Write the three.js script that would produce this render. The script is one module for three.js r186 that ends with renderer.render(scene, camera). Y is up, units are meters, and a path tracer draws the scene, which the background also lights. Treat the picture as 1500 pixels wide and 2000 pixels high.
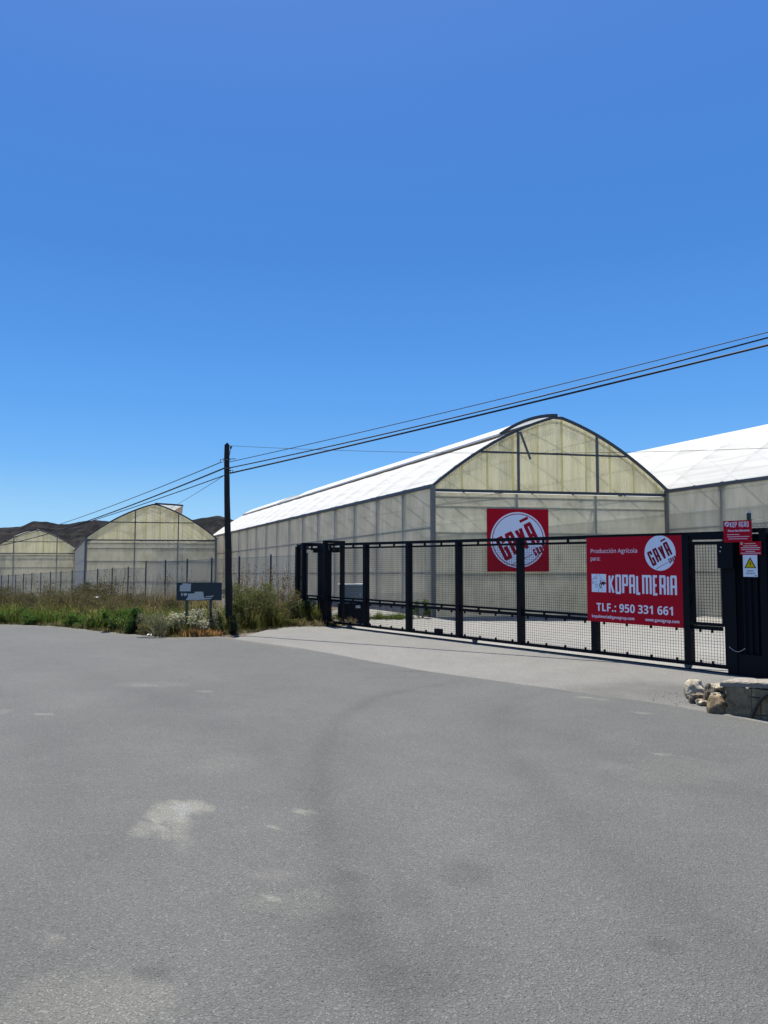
import * as THREE from 'three';
import { mergeVertices } from 'three/addons/utils/BufferGeometryUtils.js';
import { ImprovedNoise } from 'three/addons/math/ImprovedNoise.js';

// ---------------------------------------------------------------- camera, sky, sun, exposure
const scene = new THREE.Scene();
const camera = new THREE.PerspectiveCamera(67.38, 0.75, 0.1, 6000);
camera.position.set(0, 1.6, 0);
camera.rotation.x = 0.06259;
const renderer = new THREE.WebGLRenderer({ antialias: true });
renderer.setSize(768, 1024);
renderer.toneMapping = THREE.LinearToneMapping;
const EXPOSURE = 1.6;
renderer.toneMappingExposure = EXPOSURE;
renderer.shadowMap.enabled = true;
renderer.shadowMap.type = THREE.PCFSoftShadowMap;

const SUN_EL = 70 * Math.PI / 180, SUN_AZ = -24 * Math.PI / 180;      // azimuth measured from the view axis, left negative
const sunDir = new THREE.Vector3(Math.sin(SUN_AZ) * Math.cos(SUN_EL), Math.sin(SUN_EL), -Math.cos(SUN_AZ) * Math.cos(SUN_EL));
{ // clear sky, a function of height above the horizon and of the angle to the sun
  const W = 512, H = 256, data = new Float32Array(W * H * 4);
  const stops = [[0, .44, .72, .97], [3.5, .32, .63, .955], [7, .18, .475, .935], [11, .125, .385, .88], [16, .092, .31, .79], [22, .07, .255, .70], [30, .07, .233, .675], [38, .078, .228, .665], [60, .066, .19, .58], [90, .06, .17, .53]];
  for (let r = 0; r < H; r++) {
    const e = (r + .5) / H * 180 - 90;
    for (let c = 0; c < W; c++) {
      const th = ((c + .5) / W - .5) * 2 * Math.PI, o = (r * W + c) * 4;
      if (e < 0) { data.set([.2, .2, .19, 1], o); continue; }
      let k = 0; while (k < stops.length - 2 && stops[k + 1][0] < e) k++;
      const A = stops[k], B = stops[k + 1], f = Math.min(1, (e - A[0]) / (B[0] - A[0]));
      const er = e * Math.PI / 180, dx = Math.cos(er) * Math.cos(th), dy = Math.sin(er), dz = Math.cos(er) * Math.sin(th);
      const cs = Math.max(-1, Math.min(1, dx * sunDir.x + dy * sunDir.y + dz * sunDir.z)), ang = Math.acos(cs) * 180 / Math.PI;
      const glow = .9 * Math.exp(-ang / 9);
      for (let i = 0; i < 3; i++) data[o + i] = (A[i + 1] + (B[i + 1] - A[i + 1]) * f + glow * [1, .98, .95][i]) / EXPOSURE;
      data[o + 3] = 1;
    }
  }
  const t = new THREE.DataTexture(data, W, H, THREE.RGBAFormat, THREE.FloatType);
  t.mapping = THREE.EquirectangularReflectionMapping; t.magFilter = THREE.LinearFilter; t.needsUpdate = true;
  scene.background = t; scene.environment = t;
}
const sun = new THREE.DirectionalLight(new THREE.Color().setRGB(1, .965, .9), 5);
sun.position.copy(sunDir).multiplyScalar(120);
sun.castShadow = true; sun.shadow.mapSize.set(4096, 4096);
Object.assign(sun.shadow.camera, { left: -60, right: 60, top: 60, bottom: -60, near: 1, far: 400 });
scene.add(sun); scene.add(sun.target);

// ---------------------------------------------------------------- helpers
let seed = 7;
const rnd = () => { seed = (seed + 0x6d2b79f5) | 0; let t = Math.imul(seed ^ (seed >>> 15), 1 | seed); t = (t + Math.imul(t ^ (t >>> 7), 61 | t)) ^ t; return ((t ^ (t >>> 14)) >>> 0) / 4294967296; };
const rr = (a, b) => a + (b - a) * rnd();
const noise3 = new ImprovedNoise();
const nz = (x, y, z = 0) => noise3.noise(x, y, z);
const fbm = (x, y, n = 4) => { let s = 0, a = .5; for (let i = 0; i < n; i++, a *= .5, x *= 2.03, y *= 2.03) s += a * nz(x, y, i * 7.3 + .5); return s; };
const V = (x, y, z) => new THREE.Vector3(x, y, z);
const lerp = (a, b, t) => a + (b - a) * t;
const clamp = (x, a = 0, b = 1) => Math.min(b, Math.max(a, x));
const sstep = (a, b, x) => { const t = clamp((x - a) / (b - a)); return t * t * (3 - 2 * t); };
const pl = (pts, x) => { if (x <= pts[0][0]) return pts[0][1]; for (let i = 1; i < pts.length; i++) if (x <= pts[i][0]) return lerp(pts[i - 1][1], pts[i][1], (x - pts[i - 1][0]) / (pts[i][0] - pts[i - 1][0])); return pts[pts.length - 1][1]; };

class MB { // collects faces of one mesh
  constructor() { this.p = []; this.n = []; this.u = []; this.i = []; this.c = []; this.col = null; }
  vert(p, n, u, v) { this.p.push(p.x, p.y, p.z); this.n.push(n.x, n.y, n.z); this.u.push(u, v); if (this.col) this.c.push(...this.col); return this.p.length / 3 - 1; }
  quad(a, b, c, d) {
    const n = V().subVectors(b, a).cross(V().subVectors(d, a)).normalize(), w = a.distanceTo(b), h = a.distanceTo(d);
    const k = [this.vert(a, n, 0, 0), this.vert(b, n, w, 0), this.vert(c, n, w, h), this.vert(d, n, 0, h)];
    this.i.push(k[0], k[1], k[2], k[0], k[2], k[3]); return this;
  }
  tri(a, b, c) { const n = V().subVectors(b, a).cross(V().subVectors(c, a)).normalize(); const k = [this.vert(a, n, 0, 0), this.vert(b, n, 1, 0), this.vert(c, n, .5, 1)]; this.i.push(...k); return this; }
  hexa(P) { // 8 corners: 0-3 bottom ring, 4-7 top ring
    this.quad(P[3], P[2], P[1], P[0]); this.quad(P[4], P[5], P[6], P[7]);
    for (let k = 0; k < 4; k++) this.quad(P[k], P[(k + 1) % 4], P[(k + 1) % 4 + 4], P[k + 4]);
    return this;
  }
  bar(p, q, w, h = w, up = V(0, 1, 0)) { // a box from p to q, w across, h along up
    const d = V().subVectors(q, p).normalize();
    let s = V().crossVectors(d, up); if (s.lengthSq() < 1e-4) s = V().crossVectors(d, V(.61, 0, .79)); s.normalize();
    const t = V().crossVectors(s, d).normalize(), a = s.multiplyScalar(w / 2), b = t.multiplyScalar(h / 2);
    const ring = (c) => [V().copy(c).sub(a).sub(b), V().copy(c).add(a).sub(b), V().copy(c).add(a).add(b), V().copy(c).sub(a).add(b)];
    const A = ring(p), B = ring(q);
    this.quad(A[0], A[3], A[2], A[1]); this.quad(B[0], B[1], B[2], B[3]);
    for (let k = 0; k < 4; k++) this.quad(A[k], A[(k + 1) % 4], B[(k + 1) % 4], B[k]);
    return this;
  }
  box(x0, y0, z0, x1, y1, z1) { return this.hexa([V(x0, y0, z1), V(x1, y0, z1), V(x1, y0, z0), V(x0, y0, z0), V(x0, y1, z1), V(x1, y1, z1), V(x1, y1, z0), V(x0, y1, z0)]); }
  tube(pts, r, m = 6, caps = true) {
    const rad = typeof r === 'function' ? r : () => r, base = [];
    let len = 0, ref = null;
    for (let k = 0; k < pts.length; k++) {
      const d = V().subVectors(pts[Math.min(k + 1, pts.length - 1)], pts[Math.max(k - 1, 0)]).normalize();
      if (!ref) ref = Math.abs(d.y) > .9 ? V(1, 0, 0) : V(0, 1, 0);
      const s = V().crossVectors(d, ref).normalize(), t = V().crossVectors(s, d).normalize(); ref = V().copy(t);
      if (k) len += pts[k].distanceTo(pts[k - 1]);
      const R = rad(k / (pts.length - 1)), row = [];
      for (let j = 0; j <= m; j++) { const a = j / m * 2 * Math.PI, n = V().addScaledVector(s, Math.cos(a)).addScaledVector(t, Math.sin(a)); row.push(this.vert(V().copy(pts[k]).addScaledVector(n, R), n, j / m * 2 * Math.PI * R, len)); }
      base.push(row);
      if (caps && (k === 0 || k === pts.length - 1)) {
        const nn = k ? d : V().copy(d).negate(), cen = this.vert(pts[k], nn, 0, 0), rim = [];
        for (let j = 0; j <= m; j++) { const a = j / m * 2 * Math.PI; rim.push(this.vert(V().copy(pts[k]).addScaledVector(s, Math.cos(a) * R).addScaledVector(t, Math.sin(a) * R), nn, 0, 0)); }
        for (let j = 0; j < m; j++) k ? this.i.push(cen, rim[j + 1], rim[j]) : this.i.push(cen, rim[j], rim[j + 1]);
      }
    }
    for (let k = 1; k < pts.length; k++) for (let j = 0; j < m; j++) { const a = base[k - 1][j], b = base[k - 1][j + 1], c = base[k][j + 1], d = base[k][j]; this.i.push(a, c, b, a, d, c); }
    return this;
  }
  sheet(f, nu, nv, uvf) { // smooth grid through f(u, v)
    const row = [], P = [];
    for (let a = 0; a <= nu; a++) { P.push([]); for (let b = 0; b <= nv; b++) P[a].push(f(a / nu, b / nv)); }
    for (let a = 0; a <= nu; a++) { row.push([]); for (let b = 0; b <= nv; b++) {
      const du = V().subVectors(P[Math.min(a + 1, nu)][b], P[Math.max(a - 1, 0)][b]), dv = V().subVectors(P[a][Math.min(b + 1, nv)], P[a][Math.max(b - 1, 0)]);
      const uv = uvf ? uvf(a / nu, b / nv, P[a][b]) : [P[a][b].x + P[a][b].z, P[a][b].y];
      row[a].push(this.vert(P[a][b], du.cross(dv).normalize(), uv[0], uv[1]));
    } }
    for (let a = 0; a < nu; a++) for (let b = 0; b < nv; b++) this.i.push(row[a][b], row[a + 1][b], row[a + 1][b + 1], row[a][b], row[a + 1][b + 1], row[a][b + 1]);
    return this;
  }
  add(g, m4) { // another geometry
    const h = g.clone(); if (m4) h.applyMatrix4(m4);
    const o = this.p.length / 3, P = h.attributes.position, N = h.attributes.normal, U = h.attributes.uv;
    for (let k = 0; k < P.count; k++) this.vert(V(P.getX(k), P.getY(k), P.getZ(k)), V(N.getX(k), N.getY(k), N.getZ(k)), U ? U.getX(k) : P.getX(k) + .6 * P.getZ(k), U ? U.getY(k) : P.getY(k) + .5 * P.getZ(k));
    if (h.index) for (let k = 0; k < h.index.count; k++) this.i.push(h.index.getX(k) + o); else for (let k = 0; k < P.count; k++) this.i.push(k + o);
    return this;
  }
  geo(base) {
    const g = new THREE.BufferGeometry();
    g.setAttribute('position', new THREE.Float32BufferAttribute(this.p, 3)); g.setAttribute('normal', new THREE.Float32BufferAttribute(this.n, 3)); g.setAttribute('uv', new THREE.Float32BufferAttribute(this.u, 2));
    if (this.c.length) g.setAttribute('color', new THREE.Float32BufferAttribute(this.c, 3));
    g.setIndex(this.i); if (base) g.translate(-base.x, -base.y, -base.z);
    return g;
  }
}
const taken = new Map(), bases = new Map();
const numbered = (n) => { const k = taken.get(n) ?? 0; taken.set(n, k + 1); return k ? n + '_' + String(k).padStart(3, '0') : n; };
const shade = (m) => { m.castShadow = m.receiveShadow = true; return m; };
function thing(name, label, category, base = V(0, 0, 0), group) { const o = new THREE.Group(); o.name = numbered(name); o.position.copy(base); o.userData = { label, category }; if (group) o.userData.group = group; scene.add(o); bases.set(o, base); return o; }
function part(name, mb, mat, parent, label) { const base = bases.get(parent), o = shade(new THREE.Mesh(mb.isBufferGeometry ? mb : mb.geo(base), mat)); o.name = name; if (label) o.userData.label = label; parent.add(o); bases.set(o, base); return o; }
function one(name, label, category, mb, mat, base = V(0, 0, 0), group) { const o = shade(new THREE.Mesh(mb.geo(base), mat)); o.name = numbered(name); o.position.copy(base); o.userData = { label, category }; if (group) o.userData.group = group; scene.add(o); return o; }
function structure(name, geo, mat) { const o = shade(new THREE.Mesh(geo, mat)); o.name = name; o.userData.kind = 'structure'; scene.add(o); bases.set(o, V(0, 0, 0)); return o; }
function copy(o, pos, turn = 0, scale = 1, label) { const c = o.clone(); c.name = numbered(o.name.replace(/_\d{3}$/, '')); c.userData = { ...o.userData }; if (label) c.userData.label = label; c.position.copy(pos); c.rotation.y = turn; c.scale.setScalar(scale); scene.add(c); return c; }

// ---------------------------------------------------------------- textures
function tex(w, h, f, srgb = false, rep = 1) {
  const d = new Uint8Array(w * h * 4);
  for (let y = 0; y < h; y++) for (let x = 0; x < w; x++) { const v = f(x, y), o = (y * w + x) * 4; if (v.length) { d[o] = v[0]; d[o + 1] = v[1]; d[o + 2] = v[2]; } else d[o] = d[o + 1] = d[o + 2] = v; d[o + 3] = 255; }
  const t = new THREE.DataTexture(d, w, h); t.magFilter = t.minFilter = THREE.LinearFilter; t.wrapS = t.wrapT = THREE.RepeatWrapping; if (srgb) t.colorSpace = THREE.SRGBColorSpace; t.repeat.set(rep, rep); t.needsUpdate = true; return t;
}
// aggregate: stones pressed into binder, wraps round
function aggregate(N, count, rMin, rMax, metres) {
  const tone = new Float32Array(N * N).fill(.62), hgt = new Float32Array(N * N);
  for (let k = 0; k < N * N; k++) { tone[k] += (rnd() - .5) * .16; hgt[k] = rnd() * .18; }
  for (let s = 0; s < count; s++) {
    const cx = rnd() * N, cy = rnd() * N, r = rMin + (rMax - rMin) * rnd() ** 2, e = rr(.6, 1), a = rnd() * 3.14, ca = Math.cos(a), sa = Math.sin(a);
    const b = rnd() < .003 ? rr(1.3, 1.5) : rnd() < .2 ? rr(.42, .7) : rr(.78, 1.1), top = rr(.5, 1), R = Math.ceil(r);
    for (let y = -R; y <= R; y++) for (let x = -R; x <= R; x++) {
      const u = (x * ca + y * sa) / r, v = (-x * sa + y * ca) / (r * e), q = u * u + v * v; if (q > 1) continue;
      const o = ((Math.floor(cy + y) + N) % N) * N + (Math.floor(cx + x) + N) % N; tone[o] = b + (rnd() - .5) * .06; hgt[o] = Math.max(hgt[o] * .5, top * (1 - q * q * .6));
    }
  }
  const col = tex(N, N, (x, y) => { const t = clamp(tone[y * N + x] / 1.5) ** (1 / 2.2) * 255; return [t, t, t * .985]; }, true, 1 / metres);
  const bmp = tex(N, N, (x, y) => clamp(hgt[y * N + x]) * 255, false, 1 / metres);
  return { col, bmp };
}
const asphaltTex = aggregate(2048, 620000, .75, 2.1, 5.2);
const concreteTex = aggregate(1024, 90000, .8, 2.2, 3.1);
const grime = tex(512, 512, (x, y) => { // dust and runs on plastic film
  const a = fbm(x / 512 * 8, y / 512 * 2, 3), b = fbm(x / 512 * 40 + 9, y / 512 * 4, 3), c = nz(x * .31, y * .31, 4);
  const v = clamp(.965 + a * .14 + b * .12 + c * .02, 0, 1); return [v * 255, v * 254, (v ** 1.25) * 250];
}, true, .25);
const fine = tex(256, 256, (x, y) => clamp(.8 + (rnd() - .5) * .3 + fbm(x / 32, y / 32, 3) * .4) * 255, true, 1.7);

// ---------------------------------------------------------------- materials
const mat = (r, g, b, rough = .8, o = {}) => { const m = new THREE.MeshPhysicalMaterial({ roughness: rough, side: THREE.DoubleSide, ...o }); m.color.setRGB(r, g, b); return m; };
const M = {
  gate: mat(.006, .007, .010, .5, { specularIntensity: .2 }), gateWire: mat(.008, .008, .01, .6, { specularIntensity: .4 }),
  galv: mat(.2, .183, .152, .7, { specularIntensity: .5 }), galvDark: mat(.1, .105, .11, .6), archSteel: mat(.05, .055, .06, .6), bolt: mat(.45, .45, .45, .4, { metalness: .7 }),
  roof: mat(.78, .775, .75, .8, { transmission: .55, thickness: 0, map: grime, specularIntensity: .3 }),
  gableFilm: mat(.84, .8, .635, .82, { transmission: .64, thickness: 0, map: grime, specularIntensity: .2 }),
  wall: mat(.82, .775, .65, .86, { transmission: .64, thickness: 0, map: grime, specularIntensity: .2 }),
  panel: mat(.98, .94, .69, .88, { transmission: .8, thickness: 0, map: grime, specularIntensity: .2 }),
  hem: mat(.82, .81, .77, .8), net: mat(.24, .155, .085, .9, { transmission: .3, thickness: 0 }), netPink: mat(.5, .3, .2, .9, { transmission: .3, thickness: 0 }),
  wood: mat(.03, .024, .019, .9, { map: fine }), cable: mat(.012, .012, .014, .7), insul: mat(.1, .09, .085, .3),
  fencePost: mat(.045, .055, .055, .6), fenceWire: mat(.16, .19, .185, .6), cap: mat(.6, .6, .6, .6), greenPost: mat(.02, .05, .04, .6),
  concrete: mat(.5, .44, .35, .92, { map: concreteTex.col, bumpMap: concreteTex.bmp, bumpScale: .003 }), plaster: mat(.36, .265, .155, .92, { map: fine, bumpMap: fine, bumpScale: .012, specularIntensity: .2 }), mortar: mat(.16, .135, .1, .95),
  block: [mat(.34, .25, .145, .93, { map: fine, specularIntensity: .2 }), mat(.38, .275, .16, .93, { map: fine, specularIntensity: .2 }), mat(.34, .2, .105, .93, { map: fine, specularIntensity: .2 })],
  rock: mat(.68, .57, .4, .9, { map: fine, bumpMap: fine, bumpScale: .02 }), rockDark: mat(.28, .22, .15, .92, { map: fine, bumpMap: fine, bumpScale: .02 }), hose: mat(.01, .01, .011, .35),
  cabinet: mat(.22, .25, .235, .7), cabinetLid: mat(.5, .52, .52, .5), plinth: mat(.26, .26, .26, .9, { map: fine }),
  slate: mat(.042, .052, .052, .8, { specularIntensity: .4 }), scrap: mat(.5, .465, .41, .8),
};
const asphalt = mat(.212, .208, .189, .9, { map: asphaltTex.col, bumpMap: asphaltTex.bmp, bumpScale: .008, vertexColors: true });
const apronMat = mat(.335, .322, .29, .9, { map: asphaltTex.col, bumpMap: asphaltTex.bmp, bumpScale: .004, vertexColors: true });
const yardMat = mat(.5, .48, .44, .92, { map: concreteTex.col, bumpMap: concreteTex.bmp, bumpScale: .003, vertexColors: true });

// ---------------------------------------------------------------- the lie of the land
const FA = V(5.091, 0, -11.519), GD = V(-.6123, 0, -.7906), GN = V(-.7906, 0, .6123); // fence line: origin, direction to the left, normal towards the road
const GA = V(4.836, 0, -10.943); // right end of the gate, on a line parallel to the fence
const along = (x, z) => (x - FA.x) * GD.x + (z - FA.z) * GD.z;
const drop = (x, z) => { const s = Math.min(along(x, z), 85) - 12; return s <= 0 ? 0 : -.03 * (s < 4 ? s * s / 8 : s - 2); };
const EDGE = [[-60, -45], [-30, -31], [-16, -23.6], [-9.94, -20.01], [-8.2, -19.07], [-6.34, -17.43], [-5.02, -16.49], [-4.35, -16.06], [-3.77, -16.27], [-3.443, -16.271], [-1.4, -14.11], [.668, -11.255], [2.235, -9.7], [3.24, -8.644], [3.7, -8.0], [5, -6.3], [12, 2.7], [60, 60]];
const edgeZ = (x) => pl(EDGE, x);
{ // ground to the horizon
  const g = new MB(); g.col = [1, 1, 1];
  const R = [0, 6, 12, 16, 20, 24, 28, 32, 36, 40, 46, 52, 60, 70, 85, 110, 150, 220, 350, 600, 1200, 2600, 4500], n = 96, rows = [];
  R.forEach((r) => { const row = []; for (let k = 0; k <= n; k++) { const a = k / n * 2 * Math.PI, x = r * Math.cos(a), z = r * Math.sin(a) - 18; const q = .82 + .5 * fbm(x * .35, z * .35, 3); g.col = [q, q, q]; row.push(g.vert(V(x, drop(x, z) - .03, z), V(0, 1, 0), x, z)); } rows.push(row); });
  for (let r = 1; r < R.length; r++) for (let k = 0; k < n; k++) g.i.push(rows[r - 1][k], rows[r][k + 1], rows[r][k], rows[r - 1][k], rows[r - 1][k + 1], rows[r][k + 1]);
  structure('ground', g.geo(), mat(.2, .155, .105, .95, { map: fine, vertexColors: true }));
}
{ // asphalt road
  const xs = []; for (const [a, b, n] of [[-60, -16, 12], [-16, -8, 40], [-8, 6, 210], [6, 14, 12], [14, 60, 5]]) for (let k = 0; k < n; k++) xs.push(lerp(a, b, k / n)); xs.push(60);
  const NV = 250, NB = 14, g = new MB(); g.col = [1, 1, 1]; const rows = [];
  const dust = [[-1.36, -5.0, .13, .24, .3], [-1.24, -5.08, .12, .17, .34], [-1.42, -4.72, .09, .16, .22], [-1.24, -4.7, .1, .2, .2], [-1.12, -4.45, .05, .12, .12], [-.4, -3.7, .3, .12, .06], [-.55, -4.0, .14, .1, .1], [-1.1, -2.9, .35, .2, .12], [-1.9, -2.75, .25, .3, .14], [-1.25, -6.2, .22, .3, .05], [-4.2, -8.2, .3, .2, .12], [-3, -10, .5, .25, .08], [2.2, -6, .5, .4, .06], [2.36, -9.09, .1, .03, .5], [2.5, -8.95, .07, .025, .5], [2.71, -8.16, .09, .03, .5], [-3.52, -8.11, .12, .03, .4], [-.51, -3.73, .04, .025, .5], [-1.41, -3.34, .035, .03, .3], [-.52, -5.01, .05, .03, .4], [-.68, -4.72, .04, .03, .35], [-3.06, -9.97, .15, .04, .3], [-2.19, -9.51, .1, .04, .3], [2.28, -6.46, .06, .03, .4]];
  const oil = [[.42, -4.05, .16, .2, .2], [.12, -3.75, .12, .2, .14], [-.18, -3.98, .1, .08, .18], [1.15, -3.3, .08, .08, .2], [.25, -3.2, .2, .3, .12], [-.9, -3.1, .08, .06, .25], [.5, -11.2, .32, .05, .35], [-.2, -3.4, .2, .25, .1], [.05, -3.05, .3, .12, .1]];
  const A = [[.12, -2.6], [.09, -2.77], [-.12, -3.61], [-.27, -4.21], [-.43, -5.27], [-.52, -6.68], [-.45, -7.97], [-.06, -9.16], [1.02, -10.31]], B = [[-9, -16.4], [-7.33, -14.79], [-4.45, -11.26], [-1.9, -8.24], [-.79, -6.34], [-.35, -4.86], [-.1, -3.2]], off = (l, d, e) => l.map(([a, b]) => [a + d, b + e]);
  const tracks = [[A, .09, .2], [off(A, 1.55, .2), .14, .12], [off(A, .75, .1), .3, -.06], [B, .22, .07], [off(B, -1.5, .6), .25, .07], [off(B, -.75, .3), .3, -.06], [off(B, 1.1, -.5), .25, -.05], [[[-3.69, -7.49], [-2.88, -7.97], [-1.57, -7.27]], .3, .06], [[[3.6, -3], [2.4, -5.5], [1.2, -8], [1.6, -10]], .25, .07]];
  for (const x of xs) {
    const zf = edgeZ(x), row = [], near = Math.max(zf + .5, -1.9);
    for (let k = 0; k <= NV + NB; k++) {
      const z = k <= NV ? lerp(zf, near, k / NV) : lerp(near, Math.max(near + 4, 40), (k - NV) / NB);
      let q = 1 + .20 * fbm(x * .5 + 3, z * .28, 4) + .12 * fbm(x * 2.3, z * 2.3 + 8, 3) + .1 * fbm(x * 9, z * 9, 2), w = 0;
      // tyre-worn tracks that swing in from the lane towards the gate
      for (const [line, wd, k] of tracks) { let best = 9; for (let i = 1; i < line.length; i++) { const ax = line[i - 1][0], az = line[i - 1][1], bx = line[i][0] - ax, bz = line[i][1] - az, t = clamp(((x - ax) * bx + (z - az) * bz) / (bx * bx + bz * bz)); best = Math.min(best, Math.hypot(x - ax - bx * t, z - az - bz * t)); } if (best < wd * 3) q *= 1 - k * Math.exp(-((best / (wd * (1 + .6 * fbm(x * 3, z * 3, 2)))) ** 2)) * (.75 + .9 * fbm(x * 1.7, z * 1.7 + 5, 3)); }
      for (const [px, pz, rx, rz, s] of dust) { const d = ((x - px) / rx) ** 2 + ((z - pz) / rz) ** 2 + 1.6 * fbm(x * 6, z * 6, 4); w += s * (1 - sstep(.55, 1.25, d)); }
      for (const [px, pz, rx, rz, s] of oil) { const d = ((x - px) / rx) ** 2 + ((z - pz) / rz) ** 2 + 1.2 * fbm(x * 6 + 5, z * 6, 3); q *= 1 - s * (1 - sstep(.2, 1.4, d)); }
      // grit and dry soil washed in from the verge
      const e = z - zf, v = x < -1.5 ? (1 - sstep(.0, .5 + .5 * fbm(x * 1.5, z * 1.5, 3), e)) * .5 : 0;
      const r = q * (1 + w * 2.1 + v * .7), gg = q * (1 + w * 1.95 + v * .55), bb = q * (1 + w * 1.6 + v * .25);
      g.col = [clamp(r, .3, 2), clamp(gg, .3, 2), clamp(bb, .3, 2)];
      row.push(g.vert(V(x, drop(x, z), z), V(0, 1, 0), x, z));
    }
    rows.push(row);
  }
  for (let a = 1; a < rows.length; a++) for (let k = 0; k < NV + NB; k++) { const p = rows[a - 1][k], q = rows[a][k], s = rows[a][k + 1], t = rows[a - 1][k + 1]; g.i.push(p, s, q, p, t, s); }
  structure('road', g.geo(), asphalt);
}
{ // concrete apron in front of the gate, then the yard behind it
  const strip = (name, m, front, back, nu, nv, y, tone) => {
    const g = new MB(); g.col = [1, 1, 1]; const rows = [];
    for (let a = 0; a <= nu; a++) { const row = [], s = a / nu, A = front(s), B = back(s); for (let b = 0; b <= nv; b++) { const p = V().lerpVectors(A, B, b / nv); p.y = (b ? y : -.004) + drop(p.x, p.z); const q = tone(p.x, p.z, s, b / nv); g.col = [q, q * .995, q * .98]; row.push(g.vert(p, V(0, 1, 0), p.x, p.z)); } rows.push(row); }
    for (let a = 1; a <= nu; a++) for (let b = 0; b < nv; b++) g.i.push(rows[a - 1][b], rows[a][b + 1], rows[a][b], rows[a - 1][b], rows[a - 1][b + 1], rows[a][b + 1]);
    structure(name, g.geo(), m);
  };
  const gp = (s, o = 0) => V(GA.x + GD.x * s + GN.x * o, 0, GA.z + GD.z * s + GN.z * o);
  // apron: along the gate, from the road's edge to the gate line
  const bnd = [[-.5, 4.1, -7.3], [1.5, 3.24, -8.62], [3, 2.235, -9.68], [5.5, .668, -11.24], [8.5, -1.4, -14.09], [11.4, -3.0, -15.8]];
  strip('apron', apronMat, (t) => { const s = lerp(-.5, 11.4, t); const e = .1 + .05 * fbm(s * 2.5, 1, 3); return V(pl(bnd.map((b) => [b[0], b[1]]), s) - .79 * e, 0, pl(bnd.map((b) => [b[0], b[2]]), s) + .61 * e); }, (t) => gp(lerp(-.9, 11.6, t), -.1), 150, 46, .006,
    (x, z, s, v) => { let q = 1 + .18 * fbm(x * .8, z * .8, 3) + .14 * fbm(x * 4, z * 4, 3); const m = Math.hypot(x - 3.3, z + 9.3); q *= 1 - .35 * (1 - sstep(.3, 1.6, m + .9 * fbm(x * 3, z * 3, 3))); return clamp(q, .3, 1.6); });
  strip('yard', yardMat, (t) => gp(lerp(-14, 12.2, t), -.1), (t) => V(lerp(24, -1.2, t), 0, lerp(-22, -27, t)), 60, 30, .004, (x, z) => 1 + .22 * fbm(x * .5, z * .5, 4) + .1 * fbm(x * 3, z * 3, 2));
}
{ // dark scrub hills beyond the greenhouses
  const ridge = [[-2200, 60], [-900, 58], [-640, 54], [-600, 53], [-565, 55], [-545, 64], [-524, 63], [-505, 59], [-488, 59], [-468, 63], [-448, 66], [-430, 64], [-420, 62], [-395, 55], [-360, 56], [-330, 58], [-304, 65], [-280, 69], [-256, 73], [-240, 68], [-215, 58], [-160, 50], [0, 44], [300, 52], [800, 60], [2200, 50]];
  const g = new MB(); g.col = [1, 1, 1]; const rows = [], NX = 900, NR = 44;
  for (let a = 0; a <= NX; a++) {
    const x0 = lerp(-1500, 1500, a / NX), row = [], H = pl(ridge, x0) * .97 + 1.6 * fbm(x0 * .06, 3, 4);
    for (let b = 0; b <= NR + 6; b++) {
      const up = b <= NR, f = up ? b / NR : 1 - (b - NR) / 6, p = up ? f ** 1.15 : f, Z = up ? lerp(640, 1190, f) : 1190 + (b - NR) * 50, x = x0 * Z / 1190, m = Math.sin(Math.PI * Math.min(f, .98));
      const gully = Math.abs(fbm(x * .014 + 4 + .25 * fbm(x * .01, Z * .01, 2), Z * .005, 4));
      const y = -3 + p * (H + 3) + (up ? m * (7 * fbm(x * .025, Z * .025, 4) - 26 * gully + 5) : 0);
      const scrub = fbm(x * .11, Z * .11, 3), rock = fbm(x * .02 + 20, Z * .02, 4), q = clamp(.95 + 2.4 * scrub + 1.8 * rock + .5 * (rnd() - .5), .2, 2.4), k = clamp(.5 + 2 * rock);
      g.col = [q * lerp(.85, 1.15, k), q * lerp(.98, 1.0, k), q * lerp(.9, 1, k)];
      row.push(g.vert(V(x, y, -Z), V(0, 1, 0), x * .02, Z * .02));
    }
    rows.push(row);
  }
  for (let a = 1; a <= NX; a++) for (let b = 0; b < NR + 6; b++) g.i.push(rows[a - 1][b], rows[a][b], rows[a][b + 1], rows[a - 1][b], rows[a][b + 1], rows[a - 1][b + 1]);
  const geo = g.geo(); geo.computeVertexNormals();
  structure('hills', geo, mat(.0185, .0168, .0148, .95, { vertexColors: true, map: fine, specularIntensity: .1 }));
}

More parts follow.
